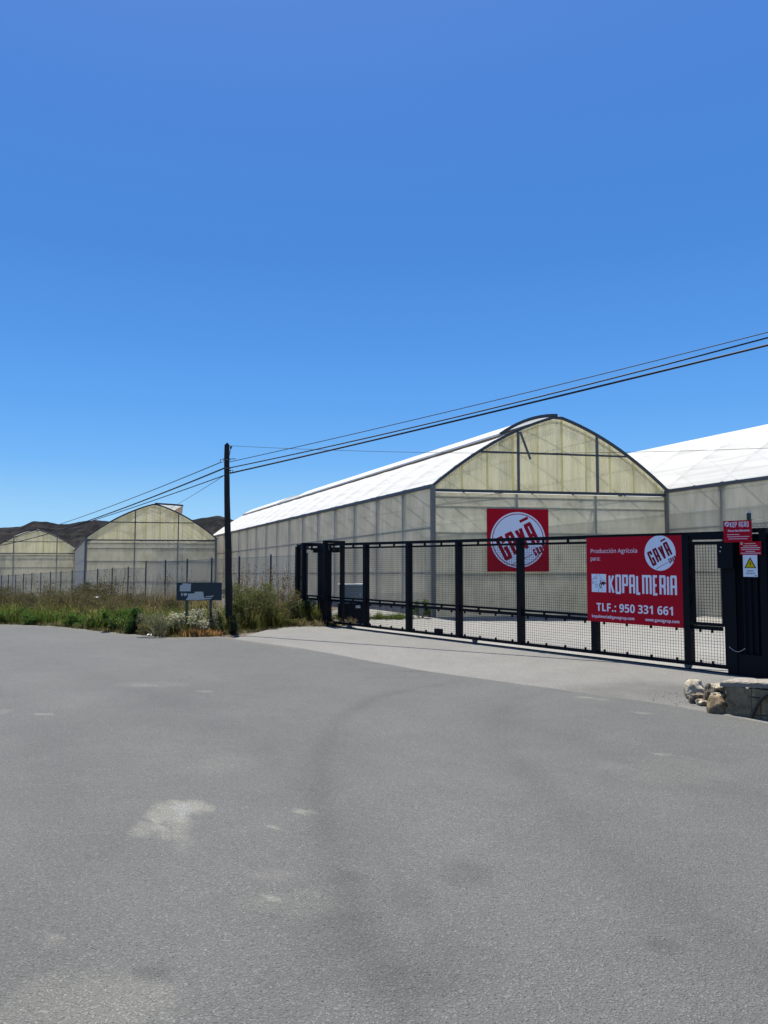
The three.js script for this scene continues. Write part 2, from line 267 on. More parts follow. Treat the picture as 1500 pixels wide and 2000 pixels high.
// ---------------------------------------------------------------- greenhouses
function greenhouse(o) {
  const { L, u, v, w, len, bay, hE, rise, hG = hE - .13, foot = 0, ac = w * .515 } = o;
  const t0 = o.t0 ?? 0, t1 = t0 + len, nb = Math.round(len / bay), G = thing('greenhouse', o.label, 'greenhouse', V(L.x, L.y + foot, L.z), 'plastic greenhouses');
  const pt = (a, h, t) => V(L.x + u.x * a + v.x * t, L.y + h + u.y * a + v.y * t, L.z + u.z * a + v.z * t);
  const arch = (a) => { const s = Math.min(1, a < ac ? (ac - a) / ac : (a - ac) / (w - ac)); return hE + rise * (1 - .5 * s * s - .5 * s); };
  const big = !o.far;
  const archPts = (t, off = 0, n = 28, a0 = 0, a1 = w) => { const P = []; for (let k = 0; k <= n; k++) { const a = lerp(a0, a1, k / n); P.push(pt(a, arch(a) + off, t)); } return P; };
  const curve = (P, wd, ht, up) => { const m = new MB(); for (let k = 1; k < P.length; k++) m.bar(P[k - 1], V().lerpVectors(P[k - 1], P[k], 1.02), wd, ht, up); return m; };
  const ft = t0;                                                     // the gable towards the road
  // gable: arch, tie beam, corrugated sheets above it, film below it
  const rim = part('gable_arch', curve(archPts(ft - .05, .02), .06, .08), M.archSteel, G);
  part('inner_arch', curve(archPts(ft + .1, -.1), .05, .06), M.galvDark, G);
  part('tie_beam', new MB().bar(pt(-.05, hG, ft - .05), pt(w + .05, hG, ft - .05), .07, .075), M.archSteel, G);
  const pw = o.panelW ?? .78, np = Math.ceil((w - .1) / pw);
  for (let k = 0; k < np; k++) {
    const a0 = .06 + k * pw, a1 = Math.min(w - .06, a0 + pw + .075); if (a1 - a0 < .05) continue;
    const n = big ? Math.max(4, Math.round((a1 - a0) / .0127)) : 10, off = (k % 2) * .012;
    const sh = new MB().sheet((s, q) => { const a = lerp(a0, a1, s), top = Math.max(hG + .05, arch(a) - .005); return pt(a, lerp(hG + .045, top, q), ft + off + (big ? .011 * Math.sin(a / .076 * 2 * Math.PI) : 0)); }, n, 2, (s, q, P) => [lerp(a0, a1, s) + k * 3.1, P.y * .5 + k * .7]);
    part('gable_panel', sh, M.panel, G);
  }
  const posts = o.posts ?? [.35 * w, .68 * w], xs = [0, ...posts, w];
  posts.forEach((a) => part('gable_post', new MB().bar(pt(a, hG, ft - .07), pt(a, arch(a) - .02, ft - .07), .07, .06, u), M.galvDark, G));
  const hm = o.hMid ?? hE + rise * .46; let am = 0; while (arch(am) < hm) am += .02;
  part('gable_girt', new MB().bar(pt(am, hm, ft - .1), pt(w - am, hm, ft - .1), .04, .05), M.archSteel, G);
  posts.forEach((a) => part('gable_post', new MB().bar(pt(a, -.3, ft + .068), pt(a, hG - .05, ft + .068), .08, .07, u), M.galv, G));
  for (const h of o.girts ?? [hG - .18, hG - .46, hG - 1.2, hG - 2.37]) part('gable_girt', new MB().bar(pt(.05, h, ft + .056), pt(w - .05, h, ft + .056), .045, .055), M.galv, G);
  for (let k = 0; k < xs.length - 1; k++) {
    const a0 = xs[k] + (k ? 0 : .04), a1 = xs[k + 1] - (k === xs.length - 2 ? .04 : 0), sd = rnd() * 50;
    part('gable_film', new MB().sheet((s, q) => { const a = lerp(a0, a1, s), h = lerp(-.35, hG - .05, q); return pt(a, h, ft + .02 + .016 * fbm(a * .9 + sd, h * 4.5, 3) * (1 - (2 * s - 1) ** 6)); }, big ? 24 : 6, big ? 50 : 8, (s, q, P) => [P.x * .6 + sd, P.y * 1.7]), M.gableFilm, G);
  }
  for (const a of [0, w]) part('corner_post', new MB().bar(pt(a, -.4, ft - .02), pt(a, hE + .02, ft - .02), .13, .12, u), M.galv, G);
  if (o.brace) { part('window_brace', new MB().bar(pt(2.62, 5.32, ft - .1), pt(2.93, 4.52, ft - .1), .05, .05), M.galvDark, G); part('knee_brace', new MB().bar(pt(5.05, 3.1, ft + .14), pt(4.72, 1.9, ft + .14), .045, .045), M.galv, G); part('knee_brace', new MB().bar(pt(.1, 3.15, ft + .14), pt(2.5, 3.42, ft + .14), .04, .04), M.galv, G); }
  // back gable
  part('back_film', new MB().sheet((s, q) => pt(s * w, lerp(-.8, arch(s * w), q), t1), 12, 4, (s, q) => [s * w, q * 5]), M.wall, G);
  // long walls
  for (const side of [0, 1]) {
    const a = side ? w : 0, out = side ? 1 : -1, range = o.walls?.[side] ?? [t0, t1]; if (!range[1] && !range[0]) continue;
    const n = Math.round((range[1] - range[0]) / bay);
    for (let k = 0; k < n; k++) {
      const b0 = range[0] + k * bay, b1 = b0 + bay, sd = rnd() * 60, vis = big && side === 0;
      part('wall_film', new MB().sheet((s, q) => { const h = lerp(-.8, hE - .03, q), e = 1 - (2 * s - 1) ** 4; return pt(a + out * (.0 + .02 * e * fbm(s * 2 + sd, h * 2.2, 3)) - out * .012 * e, h, lerp(b0, b1, s)); }, vis ? 12 : 2, vis ? 20 : 2, (s, q) => [s * bay * .6 + sd, q * 4]), M.wall, G);
      if (k || range[0] !== t0) part('wall_post', new MB().bar(pt(a - out * .065, -.8, b0), pt(a - out * .065, hE - .05, b0), .09, .1, v), M.galv, G);
      if (vis || !side) { const br = new MB(); for (const d of [-1, 1]) br.bar(pt(a - out * .07, hE - .3, b0), pt(a - out * .07, hE - .04, b0 + d * .12), .05, .06); if (k) part('post_bracket', br, M.galvDark, G); }
    }
    for (const h of o.wallGirts ?? [hE - 1.17, hE - 2.45]) part('wall_girt', new MB().bar(pt(a - out * .045, h, range[0]), pt(a - out * .045, h, range[1]), .04, .05), M.galv, G);
    part('gutter', new MB().bar(pt(a, hE + .0, range[0] - .05), pt(a, hE + .0, range[1]), .14, .09), M.galvDark, G);
  }
  // roof: one film strip per bay on each slope, a vent flap beside the ridge
  const fs = o.flap ?? 0, cut = .44, aCut = fs < 0 ? ac * (1 - cut) : ac + (w - ac) * cut;
  for (let k = 0; k < nb; k++) {
    const b0 = t0 + k * bay, b1 = b0 + bay;
    for (const side of [-1, 1]) {
      const e = side < 0 ? .0 : w, tp = fs === side ? aCut : ac;
      part('roof_film', new MB().sheet((s, q) => { const a = lerp(e, tp, q), sag = .06 * Math.sin(Math.PI * s) * Math.sin(Math.PI * clamp(q, .02, .98)) + .008 * fbm(a * 3, s * 3 + k, 2); return pt(a, arch(a) + .075 - sag, lerp(b0, b1, s)); }, 6, 14, (s, q) => [q * 4 + k * 1.7, s * bay * .4]), M.roof, G);
    }
    const step = big && k < 1 && o.wires ? .41 : bay;
    for (let t = b0 + step; t < b1 + .01; t += step) part(step < bay ? 'support_wire' : 'roof_arch', new MB().tube(archPts(t, .03, 20), step < bay ? .014 : .03, 5, false), M.galvDark, G);
  }
  for (const f of big ? [.12, .3, .5, .7, .88] : [.5]) part('purlin', new MB().bar(pt(w * f, arch(w * f) - .03, t0 + .1), pt(w * f, arch(w * f) - .03, t1), .035, .035), M.galvDark, G);
  part('ridge_rail', new MB().bar(pt(ac, arch(ac) + .03, t0), pt(ac, arch(ac) + .03, t1), .08, .04), M.galvDark, G);
  if (fs) for (const [f0, f1, g0, g1] of o.flaps) {
    const n = Math.max(2, Math.round((f1 - f0) / bay)), open = (t) => lerp(g0, g1, (t - f0) / (f1 - f0)) + .03 * fbm(t * .9, 2, 2);
    const fp = (q, t) => { const a = lerp(ac, aCut + fs * (o.pink ? .04 : .12), q); return pt(a, arch(a) + (o.pink ? .06 + .05 * q + open(t) * q ** 1.3 : .05 + .11 * q ** 1.5 + open(t) * 2 * q * (1 - q)), t); };
    const flap = part('vent_flap', new MB().sheet((s, q) => fp(q, lerp(f0, f1, s)), n * 3, 10, (s, q) => [q * 2, s * (f1 - f0)]), M.roof, G);
    part('vent_net', new MB().sheet((s, q) => { const t = lerp(f0, f1, s), A = pt(aCut, arch(aCut) + .07, t), B = fp(1, t); const p = V().lerpVectors(A, B, q); p.y -= .05 * Math.sin(Math.PI * q) * (1 + fbm(t * 1.5, 3, 2)); return p; }, n * 3, 5, (s, q) => [s, q]), o.pink ? M.netPink : M.net, G);
    part('flap_rail', new MB().bar(fp(1, f0 - .06), fp(1, f1), .05, .045), M.hem, flap);
    if (f0 <= t0 + .1) { const P = []; for (let k = 0; k <= 10; k++) P.push(fp(k / 10, f0 - .05)); part('flap_edge', curve(P, .06, .09), M.archSteel, flap); }
  }
  return { G, pt, arch, rim };
}
const rad = (d) => d * Math.PI / 180;
const U = V(Math.sin(rad(76.5)), 0, -Math.cos(rad(76.5)));
const VV = (slope) => V(-Math.sin(rad(23.2)), slope, -Math.cos(rad(23.2)));
const BAY = 2.07;
const main = greenhouse({ label: 'large cream plastic greenhouse carrying the square red and white sign on its gable', L: V(1.37, 0, -21.6), u: U, v: VV(-.016), w: 7.44, len: 33.12, bay: BAY, hE: 3.69, rise: 2.12, hG: 3.57, posts: [2.57, 5.09], hMid: 4.7, brace: true, flap: -1, flaps: [[0, 20.7, .22, .24], [20.9, 24.3, .02, .02], [24.5, 33.1, .22, .2]], walls: [[0, 33.12], [0, 0]] });
const Rm = main.pt(7.44, 0, 0);
greenhouse({ label: 'greenhouse with a plain white roof and long side wall behind the gate post', L: Rm, u: U, v: VV(-.016), w: 7.6, len: 45.54, t0: -12.42, bay: BAY, hE: 3.69, rise: 2.2, walls: [[-12.42, 0], [-12.42, 33.12]], flap: 0 });
greenhouse({ far: true, label: 'greenhouse behind the wire fence with an open pinkish vent at its ridge', L: V(-16.76, -.85, -43.2), u: V(.969, 0, -.246), v: VV(-.016), w: 7.15, len: 28.98, bay: BAY, hE: 3.7, rise: 1.95, hG: 3.58, posts: [2.62, 5.0], flap: 1, pink: true, flaps: [[0, 28.9, .48, .4]] });
greenhouse({ far: true, label: 'lower yellowed greenhouse standing farthest along the wire fence', L: V(-33.1, -1.55, -64.3), u: V(.969, 0, -.246), v: VV(-.016), w: 7.25, len: 24.84, bay: BAY, hE: 3.85, rise: 1.85, hG: 3.72, posts: [1.95, 5.35], panelW: 1.4, flap: -1, flaps: [[0, 24.8, .12, .12]] });
greenhouse({ far: true, label: 'white greenhouse roof just showing between the two greenhouses behind the fence', L: V(-32.1, -1.75, -80.2), u: V(.969, 0, -.246), v: VV(-.01), w: 7.25, len: 20.7, bay: BAY, hE: 3.9, rise: 2.05, flap: 0 });

// concrete footing strip along the main greenhouse
{
  const m = new MB(); m.bar(main.pt(-.05, .1, .05), main.pt(-.05, .1, 33), .12, .3);
  one('footing', 'grey concrete footing strip along the side wall of the large greenhouse', 'footing', m, M.plinth);
}

// ---------------------------------------------------------------- printed signs
function canvasTex(w, h, draw) { const c = document.createElement('canvas'); c.width = w; c.height = h; draw(c.getContext('2d'), w, h); const t = new THREE.CanvasTexture(c); t.colorSpace = THREE.SRGBColorSpace; t.magFilter = THREE.LinearFilter; return t; }
const GLYPH = { // narrow block letters on a 0..1 square, y down
  K: [[[0, 0], [0, 1]], [[1, 0], [.12, .56]], [[.3, .44], [1, 1]]], O: [[[0, .06], [.06, 0], [.94, 0], [1, .06], [1, .94], [.94, 1], [.06, 1], [0, .94], [0, .03]]], P: [[[0, 1], [0, 0], [.94, 0], [1, .06], [1, .46], [.94, .52], [0, .52]]],
  A: [[[0, 1], [0, .06], [.06, 0], [.94, 0], [1, .06], [1, 1]], [[0, .55], [1, .55]]], L: [[[0, 0], [0, 1], [1, 1]]], M: [[[0, 1], [0, 0], [.96, 0], [1, .05], [1, 1]], [[.5, 0], [.5, 1]]],
  E: [[[1, 0], [0, 0], [0, 1], [1, 1]], [[0, .5], [.85, .5]]], R: [[[0, 1], [0, 0], [.94, 0], [1, .06], [1, .46], [.94, .52], [0, .52]], [[.5, .52], [1, .66], [1, 1]]], I: [[[.5, 0], [.5, 1]]], G: [[[1, .26], [1, .06], [.94, 0], [.06, 0], [0, .06], [0, .94], [.06, 1], [.94, 1], [1, .94], [1, .54], [.5, .54]]], V: [[[0, 0], [.5, 1], [1, 0]]], U: [[[0, 0], [0, .94], [.06, 1], [.94, 1], [1, .94], [1, 0]]], ' ': [],
};
function word(c, text, x, y, w, h, gap, lw, color, slant = 0) {
  const wide = (ch) => (ch === 'M' ? 1.55 : ch === 'I' ? .34 : ch === 'L' ? .8 : ch === 'E' ? .85 : ch === ' ' ? .8 : 1), tot = [...text].reduce((s, ch) => s + wide(ch), 0), unit = (w - gap * (text.length - 1)) / tot;
  c.strokeStyle = color; c.lineWidth = lw; c.lineJoin = 'miter'; c.miterLimit = 2; c.lineCap = 'butt';
  for (const ch of text) { const gw = unit * wide(ch); for (const s of GLYPH[ch]) { c.beginPath(); s.forEach(([a, b], k) => { const X = x + lw / 2 + a * (gw - lw), Y = y + lw / 2 + b * (h - lw); k ? c.lineTo(X + slant * (1 - b), Y) : c.moveTo(X + slant * (1 - b), Y); }); c.stroke(); } x += gw + gap; }
}
function logo(c, cx, cy, r, ink, paper, ring) {
  c.fillStyle = paper; c.beginPath(); c.arc(cx, cy, r, 0, 7); c.fill();
  if (ring) { c.strokeStyle = ink; c.lineWidth = r * .03; c.beginPath(); c.arc(cx, cy, r * .93, 0, 7); c.stroke(); }
  c.save(); c.translate(cx, cy); c.rotate(-.46);
  word(c, 'GAVA', -.76 * r, -.4 * r, 1.46 * r, .88 * r, .08 * r, .13 * r, ink);
  c.fillStyle = ink; c.fillRect(.34 * r, -.61 * r, .34 * r, .1 * r);
  word(c, 'GRUP', .3 * r, .54 * r, .48 * r, .27 * r, .035 * r, .045 * r, ink);
  c.fillRect(-.62 * r, .68 * r, .86 * r, .025 * r);
  c.restore();
}
const RED = '#b80320', PAPER = '#e9ecf4';
const gateSignTex = canvasTex(1472, 1152, (c, w, h) => {
  c.fillStyle = RED; c.fillRect(0, 0, w, h);
  c.fillStyle = PAPER; c.font = '70px sans-serif'; const fit = (s, x, y, wd, font) => { c.font = font; const k = wd / c.measureText(s).width; c.save(); c.translate(x, y); c.scale(k, 1); c.fillText(s, 0, 0); c.restore(); };
  fit('Producción Agrícola', .045 * w, .185 * h, .52 * w, '76px sans-serif'); fit('para:', .045 * w, .275 * h, .115 * w, '76px sans-serif');
  c.save(); c.beginPath(); c.rect(0, 0, w, h); c.clip(); logo(c, .79 * w, .192 * h, .153 * w, '#7d0a24', PAPER, false); c.restore();
  const sx = .056 * w, sy = .435 * h, sw = .165 * w, sh = .215 * h; c.fillStyle = PAPER; c.fillRect(sx, sy, sw, sh);
  c.strokeStyle = '#2b3550'; c.lineWidth = 5; const line = (...p) => { c.beginPath(); p.forEach(([a, b], k) => (k ? c.lineTo(sx + a * sw, sy + b * sh) : c.moveTo(sx + a * sw, sy + b * sh))); c.stroke(); };
  line([.38, 0], [.36, .1], [.28, .19], [.15, .16]); line([.55, .05], [.6, .18], [.68, .26], [.75, .33], [.92, .34]); line([0, .27], [.12, .29], [.18, .24], [.36, .27], [.42, .2]); line([.1, .42], [.16, .5], [.22, .57], [.35, .62], [.38, .7]); line([.25, .38], [.34, .46], [.38, .58], [.47, .62]); line([.22, .72], [.4, .73]); line([.48, .76], [.48, 1]); line([.72, .74], [.73, .9]); line([.0, .35], [.1, .42], [.04, .58]);
  c.fillStyle = '#5a0a1c'; c.beginPath(); c.moveTo(sx + .68 * sw, sy + .44 * sh); c.quadraticCurveTo(sx + .86 * sw, sy + .36 * sh, sx + 1 * sw, sy + .5 * sh); c.lineTo(sx + .96 * sw, sy + .56 * sh); c.lineTo(sx + .87 * sw, sy + .52 * sh); c.lineTo(sx + .88 * sw, sy + .65 * sh); c.lineTo(sx + .76 * sw, sy + .57 * sh); c.lineTo(sx + .68 * sw, sy + .6 * sh); c.fill();
  c.lineWidth = 12; c.strokeStyle = '#1c1626'; c.beginPath(); c.ellipse(sx + .61 * sw, sy + .63 * sh, .055 * sw, .13 * sh, 0, 0, 7); c.stroke(); c.beginPath(); c.moveTo(sx + .62 * sw, sy + .5 * sh); c.lineTo(sx + .65 * sw, sy + .4 * sh); c.lineTo(sx + .58 * sw, sy + .33 * sh); c.stroke();
  word(c, 'KOPALMERIA', .248 * w, .438 * h, .7 * w, .225 * h, 17, 31, PAPER);
  c.fillStyle = PAPER; fit('TLF.: 950 331 661', .105 * w, .872 * h, .815 * w, 'bold 150px sans-serif');
  fit('kopalmeria@gavagrup.com', .05 * w, .952 * h, .47 * w, 'bold 54px sans-serif'); fit('www.gavagrup.com', .63 * w, .952 * h, .335 * w, 'bold 54px sans-serif');
});
const gableSignTex = canvasTex(900, 900, (c, w, h) => { c.fillStyle = RED; c.fillRect(0, 0, w, h); logo(c, w * .5, h * .495, w * .445, '#a00a22', PAPER, true); });
const postSignTex = canvasTex(512, 400, (c, w, h) => {
  c.fillStyle = RED; c.fillRect(0, 0, w, h); logo(c, 70, 62, 46, '#7d0a24', PAPER, false); word(c, 'KOP', 125, 25, 125, 100, 14, 10, PAPER); word(c, 'AGRO', 285, 25, 175, 100, 14, 10, PAPER);
  c.fillStyle = PAPER; c.font = 'bold 52px sans-serif'; c.save(); c.translate(80, 205); c.scale(.92, 1); c.fillText('Finca los Bisanes:', 0, 0); c.restore();
  for (const [x, y, l] of [[70, 250, 220], [70, 290, 400], [95, 330, 340]]) for (let k = x; k < x + l; k += 15) c.fillRect(k, y, 8 + (k * 7 % 5), 15);
});
const postSignTex2 = canvasTex(384, 256, (c, w, h) => { c.fillStyle = RED; c.fillRect(0, 0, w, h); logo(c, 40, 36, 26, '#7d0a24', PAPER, false); c.fillStyle = PAPER; for (const [x, y, l] of [[95, 32, 190], [70, 75, 250], [25, 110, 340], [35, 145, 320], [110, 182, 160], [25, 214, 345]]) for (let k = x; k < x + l; k += 14) c.fillRect(k, y, 8 + (k * 5 % 5), 17); });
const warnTex = canvasTex(300, 440, (c, w, h) => {
  c.fillStyle = '#e6e8ec'; c.fillRect(0, 0, w, h); c.fillStyle = '#111'; c.beginPath(); c.moveTo(150, 45); c.lineTo(275, 265); c.lineTo(25, 265); c.fill(); c.fillStyle = '#d9b800'; c.beginPath(); c.moveTo(150, 85); c.lineTo(246, 250); c.lineTo(54, 250); c.fill();
  c.fillStyle = '#111'; c.beginPath(); c.moveTo(160, 125); c.lineTo(130, 185); c.lineTo(152, 180); c.lineTo(143, 235); c.lineTo(175, 165); c.lineTo(152, 172); c.fill();
  c.textAlign = 'center'; c.font = 'bold 38px sans-serif'; c.fillText('RIESGO', 150, 335); c.fillText('ELÉCTRICO', 150, 385); c.fillRect(235, 410, 45, 14);
});
function board(name, label, category, c0, right, up, w, h, t, texture, back = M.galvDark, group) { // lower left corner, unit axes, size
  const n = V().crossVectors(right, up), p = (a, b, d) => V().copy(c0).addScaledVector(right, a).addScaledVector(up, b).addScaledVector(n, d);
  const g = thing(name, label, category, c0, group);
  part('panel', new MB().hexa([p(0, 0, 0), p(w, 0, 0), p(w, 0, -t), p(0, 0, -t), p(0, h, 0), p(w, h, 0), p(w, h, -t), p(0, h, -t)]), back, g);
  const f = new MB(), A = [p(0, 0, .002), p(w, 0, .002), p(w, h, .002), p(0, h, .002)], uv = [[0, 0], [1, 0], [1, 1], [0, 1]], k = A.map((q, i) => f.vert(q, n, ...uv[i])); f.i.push(k[0], k[1], k[2], k[0], k[2], k[3]);
  part('print', f, mat(1, 1, 1, .55, { map: texture, specularIntensity: .3 }), g);
  return g;
}
const UP = V(0, 1, 0);
board('gable_sign', 'square red sign with a white disc logo hung on the greenhouse gable', 'sign', main.pt(1.57, 1.27, -.1), U, UP, 1.9, 1.8, .02, gableSignTex);

// ---------------------------------------------------------------- sliding gate
const gp = (s, h, o = 0) => V(GA.x + GD.x * .95 * s + GN.x * o, .08 + .95 * h, GA.z + GD.z * .95 * s + GN.z * o); // stations of 0.95 m along the gate
const fp = (s, h, o = 0) => V(FA.x + GD.x * s + GN.x * o, h, FA.z + GD.z * s + GN.z * o);
{
  const G = thing('sliding_gate', 'long black steel sliding gate with wire mesh panels across the entrance', 'gate', gp(6, 0));
  const S = [.59, 2.34, 4.05, 5.76, 7.39, 9.02, 10.66, 12.17];
  const rail = (n, h, ht, s0 = -.03, s1 = 12.2, wd = .06) => part(n, new MB().bar(gp(s0, h), gp(s1, h), wd, ht), M.gate, G);
  rail('top_rail', 2.0, .06); rail('bottom_rail', .015, .05, -.1, 10.4, .07);
  for (const [a, b] of [[0, .59], ...S.slice(1).map((s, k) => [S[k], s])]) {
    const last = a === 0, low = b > 10.7 ? false : true;
    const rl = (n, h, ht) => part(n, new MB().bar(gp(a + .05, h), gp(b - .05, h), .045, ht), M.gate, G);
    if (!last) { rl('panel_rail', 1.905, .04); rl('panel_rail', .648, .04); } rl('mid_rail', .572, .055);
    // spacers in the gaps, clips on the mesh
    const n = last ? 1 : 3;
    if (!last) for (let k = 1; k <= 2; k++) { const s = lerp(a, b, k / 3); part('spacer', new MB().bar(gp(s, 1.92), gp(s, 1.975), .035, .03, GD), M.gate, G); part('spacer', new MB().bar(gp(s, .595), gp(s, .632), .035, .03, GD), M.gate, G); }
    if (low) for (let k = 0; k < n + 1; k++) { const s = lerp(a + .2, b - .2, k / n); part('mesh_clip', new MB().bar(gp(s, .55, .03), gp(s, .505, .03), .035, .02, GD), M.gate, G); part('mesh_clip', new MB().bar(gp(s, .03, .03), gp(s, .085, .03), .035, .02, GD), M.gate, G); }
    // welded wire mesh
    const wires = (h0, h1, name) => { const m = new MB(), st = .046, r = .0038; for (let s = a + .05; s < b - .04; s += st) m.bar(gp(s, h0), gp(s, h1), r, r, GD); for (let h = h0 + .03; h < h1; h += st) m.bar(gp(a + .03, h, .004), gp(b - .03, h, .004), r, r); const o = part(name, m, M.gateWire, G); o.userData.kind = 'stuff'; };
    if (!last) wires(.66, 1.89, 'upper_mesh'); if (low) wires(.03, .55, 'lower_mesh');
  }
  for (const s of S) part('post', new MB().bar(gp(s, s > 12 ? .5 : .02), gp(s, 1.97), .12, .1, GD), M.gate, G);
  { // wicket door in the end bay
    const d = part('door_frame', new MB().bar(gp(.02, .63), gp(.02, 1.86), .045, .04, GD).bar(gp(.5, .63), gp(.5, 1.86), .045, .04, GD).bar(gp(.02, 1.86), gp(.5, 1.86), .045, .045).bar(gp(.02, .63), gp(.5, .63), .045, .045), M.gate, G);
    const m = new MB(); for (let s = .06; s < .49; s += .046) m.bar(gp(s, .65), gp(s, 1.84), .0048, .0048, GD); for (let h = .68; h < 1.84; h += .046) m.bar(gp(.03, h, .004), gp(.49, h, .004), .0048, .0048); part('door_mesh', m, M.gateWire, d).userData.kind = 'stuff';
    for (const h of [.95, 1.55]) part('hinge', new MB().bar(gp(.525, h - .03), gp(.525, h + .03), .03, .03, GD), M.gate, d);
    part('door_lintel', new MB().bar(gp(-.02, 1.965), gp(.6, 1.965), .07, .1), M.gate, G);
    part('end_stile', new MB().bar(gp(-.03, .02), gp(-.03, 1.95), .06, .06, GD), M.gate, G);
  }
  for (const s of [.62, 5.3, 9.7]) { const p = gp(s, -.02), q = GN; const w = new MB().tube([V().copy(p).addScaledVector(q, -.03), V().copy(p).addScaledVector(q, .03)], .05, 14); part('wheel', w, M.galvDark, G); }
  for (const s of [6.4]) part('end_stop', new MB().bar(gp(s - .1, .08), gp(s + .1, .08), .07, .1), M.gate, G);
  one('gate_track', 'black steel ground track under the sliding gate', 'track', new MB().bar(gp(-.3, -.073, 0), gp(12.2, -.073, 0), .06, .012), M.gate);
}
board('gate_sign', 'large red sign with white lettering and phone number on the sliding gate', 'sign', gp(2.46, .548, .06), V().copy(GD).negate(), UP, 1.72, 1.37, .012, gateSignTex);
// two guide portals at the tail of the gate
for (const [s, y, lab] of [[10.55, 2.1, 'black steel guide portal over the gate, beside the grey-green cabinet'], [11.6, 2.06, 'black steel guide portal over the tail of the gate, beside the weeds']]) {
  const g = thing('guide_portal', lab, 'gate portal', gp(s, 0), 'guide portals of the sliding gate');
  part('post', new MB().bar(gp(s, -.15, .16), gp(s, y, .16), .1, .09, GD), M.gate, g); part('post', new MB().bar(gp(s, -.15, -.34), gp(s, y, -.34), .09, .09, GD), M.gate, g);
  part('crossbar', new MB().bar(gp(s, y - .03, .21), gp(s, y - .03, -.39), .1, .06), M.gate, g);
  for (const o of [.08, -.08]) part('guide_roller', new MB().tube([gp(s, 1.86, o), gp(s, 1.98, o)], .03, 10), M.galvDark, g);
}
one('guide_beam', 'black steel beam joining the two guide portals of the gate', 'beam', new MB().bar(gp(10.5, 1.86, -.2), gp(11.7, 1.86, -.2), .06, .11), M.gate);
{ // cabinet on a black motor box behind the portals
  const c = gp(11.05, 0, -.95), g = thing('motor_cabinet', 'grey-green cabinet on a black base behind the gate portals', 'cabinet', c), r = V(1, 0, -.1).normalize(), d = V(.1, 0, 1).normalize();
  const q = (a, h, b) => V().copy(c).addScaledVector(r, a).addScaledVector(d, b).setY(h);
  const bx = (a0, a1, h0, h1, b0, b1) => new MB().hexa([q(a0, h0, b1), q(a1, h0, b1), q(a1, h0, b0), q(a0, h0, b0), q(a0, h1, b1), q(a1, h1, b1), q(a1, h1, b0), q(a0, h1, b0)]);
  part('base', bx(-.34, .36, -.05, .5, -.22, .2), M.gate, g); const b = part('body', bx(-.3, .32, .5, .96, -.2, .18), M.cabinet, g); part('lid', bx(-.33, .35, .96, .99, -.23, .21), M.cabinetLid, g);
  part('door', bx(-.26, .28, .54, .92, .18, .19), M.cabinet, b); part('handle', bx(.2, .23, .68, .76, .19, .21), M.bolt, b); part('label_plate', bx(.1, .22, .38, .45, .2, .205), M.cap, g);
}
// receiving column: black folded sheet steel, lock box
{
  const g = thing('receiving_column', 'black folded steel column that receives the end of the gate', 'gate column', gp(-.25, 0));
  const P = (s, h, o) => gp(s, h, o);
  part('post', new MB().bar(P(-.13, -.09, .02), P(-.13, 1.93, .02), .11, .14, GD), M.gate, g);
  const prof = []; for (let k = 0; k <= 24; k++) { const s = -.19 - k * .024, o = [.03, .03, .0, 0][k % 4]; prof.push([s, o]); }
  const sh = new MB(); for (let k = 1; k < prof.length; k++) { const [a, b] = [prof[k - 1], prof[k]]; sh.quad(P(a[0], -.08, a[1]), P(b[0], -.08, b[1]), P(b[0], 1.98, b[1]), P(a[0], 1.98, a[1])); sh.quad(P(a[0], -.08, a[1] - .02), P(b[0], -.08, b[1] - .02), P(b[0], 1.98, b[1] - .02), P(a[0], 1.98, a[1] - .02)); }
  part('folded_sheet', sh, M.gate, g);
  part('frame_post', new MB().bar(P(-.62, -.09, .04), P(-.62, 2.05, .04), .08, .1, GD), M.gate, g); part('frame_top', new MB().bar(P(-.1, 2.03, .02), P(-.66, 2.03, .02), .09, .06), M.gate, g);
  part('kick_plate', new MB().bar(P(-.12, .08, .05), P(-.66, .08, .05), .02, .3), M.gate, g);
  const lb = part('lock_box', new MB().bar(P(.02, 1.67, .09), P(-.22, 1.67, .09), .12, .36), M.gate, g); for (const [s, h] of [[-.045, 1.79], [-.03, 1.73]]) part('bolt', new MB().tube([P(s, h, .148), P(s, h, .158)], .011, 8), M.bolt, lb);
  const ch = []; for (let k = 0; k <= 14; k++) { const t = k / 14; ch.push(P(lerp(-.1, -.34, t), .33 - .06 * Math.sin(Math.PI * t), .1)); }
  const links = new MB(); for (let k = 1; k < ch.length; k++) links.tube([ch[k - 1], V().lerpVectors(ch[k - 1], ch[k], .8)], .006, 5); part('chain', links, M.bolt, g);
}
const GR = V().copy(GD).negate();
board('post_sign', 'small red farm sign with white lettering on top of the gate column', 'sign', gp(-.1, 1.86, .17), GR, UP, .4, .3, .006, postSignTex);
board('notice_sign', 'small red notice with lines of white print below the farm sign', 'sign', gp(-.3, 1.675, .105), GR, UP, .3, .185, .004, postSignTex2);
board('warning_sign', 'white warning sign with a yellow triangle and lightning bolt on the gate column', 'sign', gp(-.345, 1.36, .105), GR, UP, .2, .3, .004, warnTex);

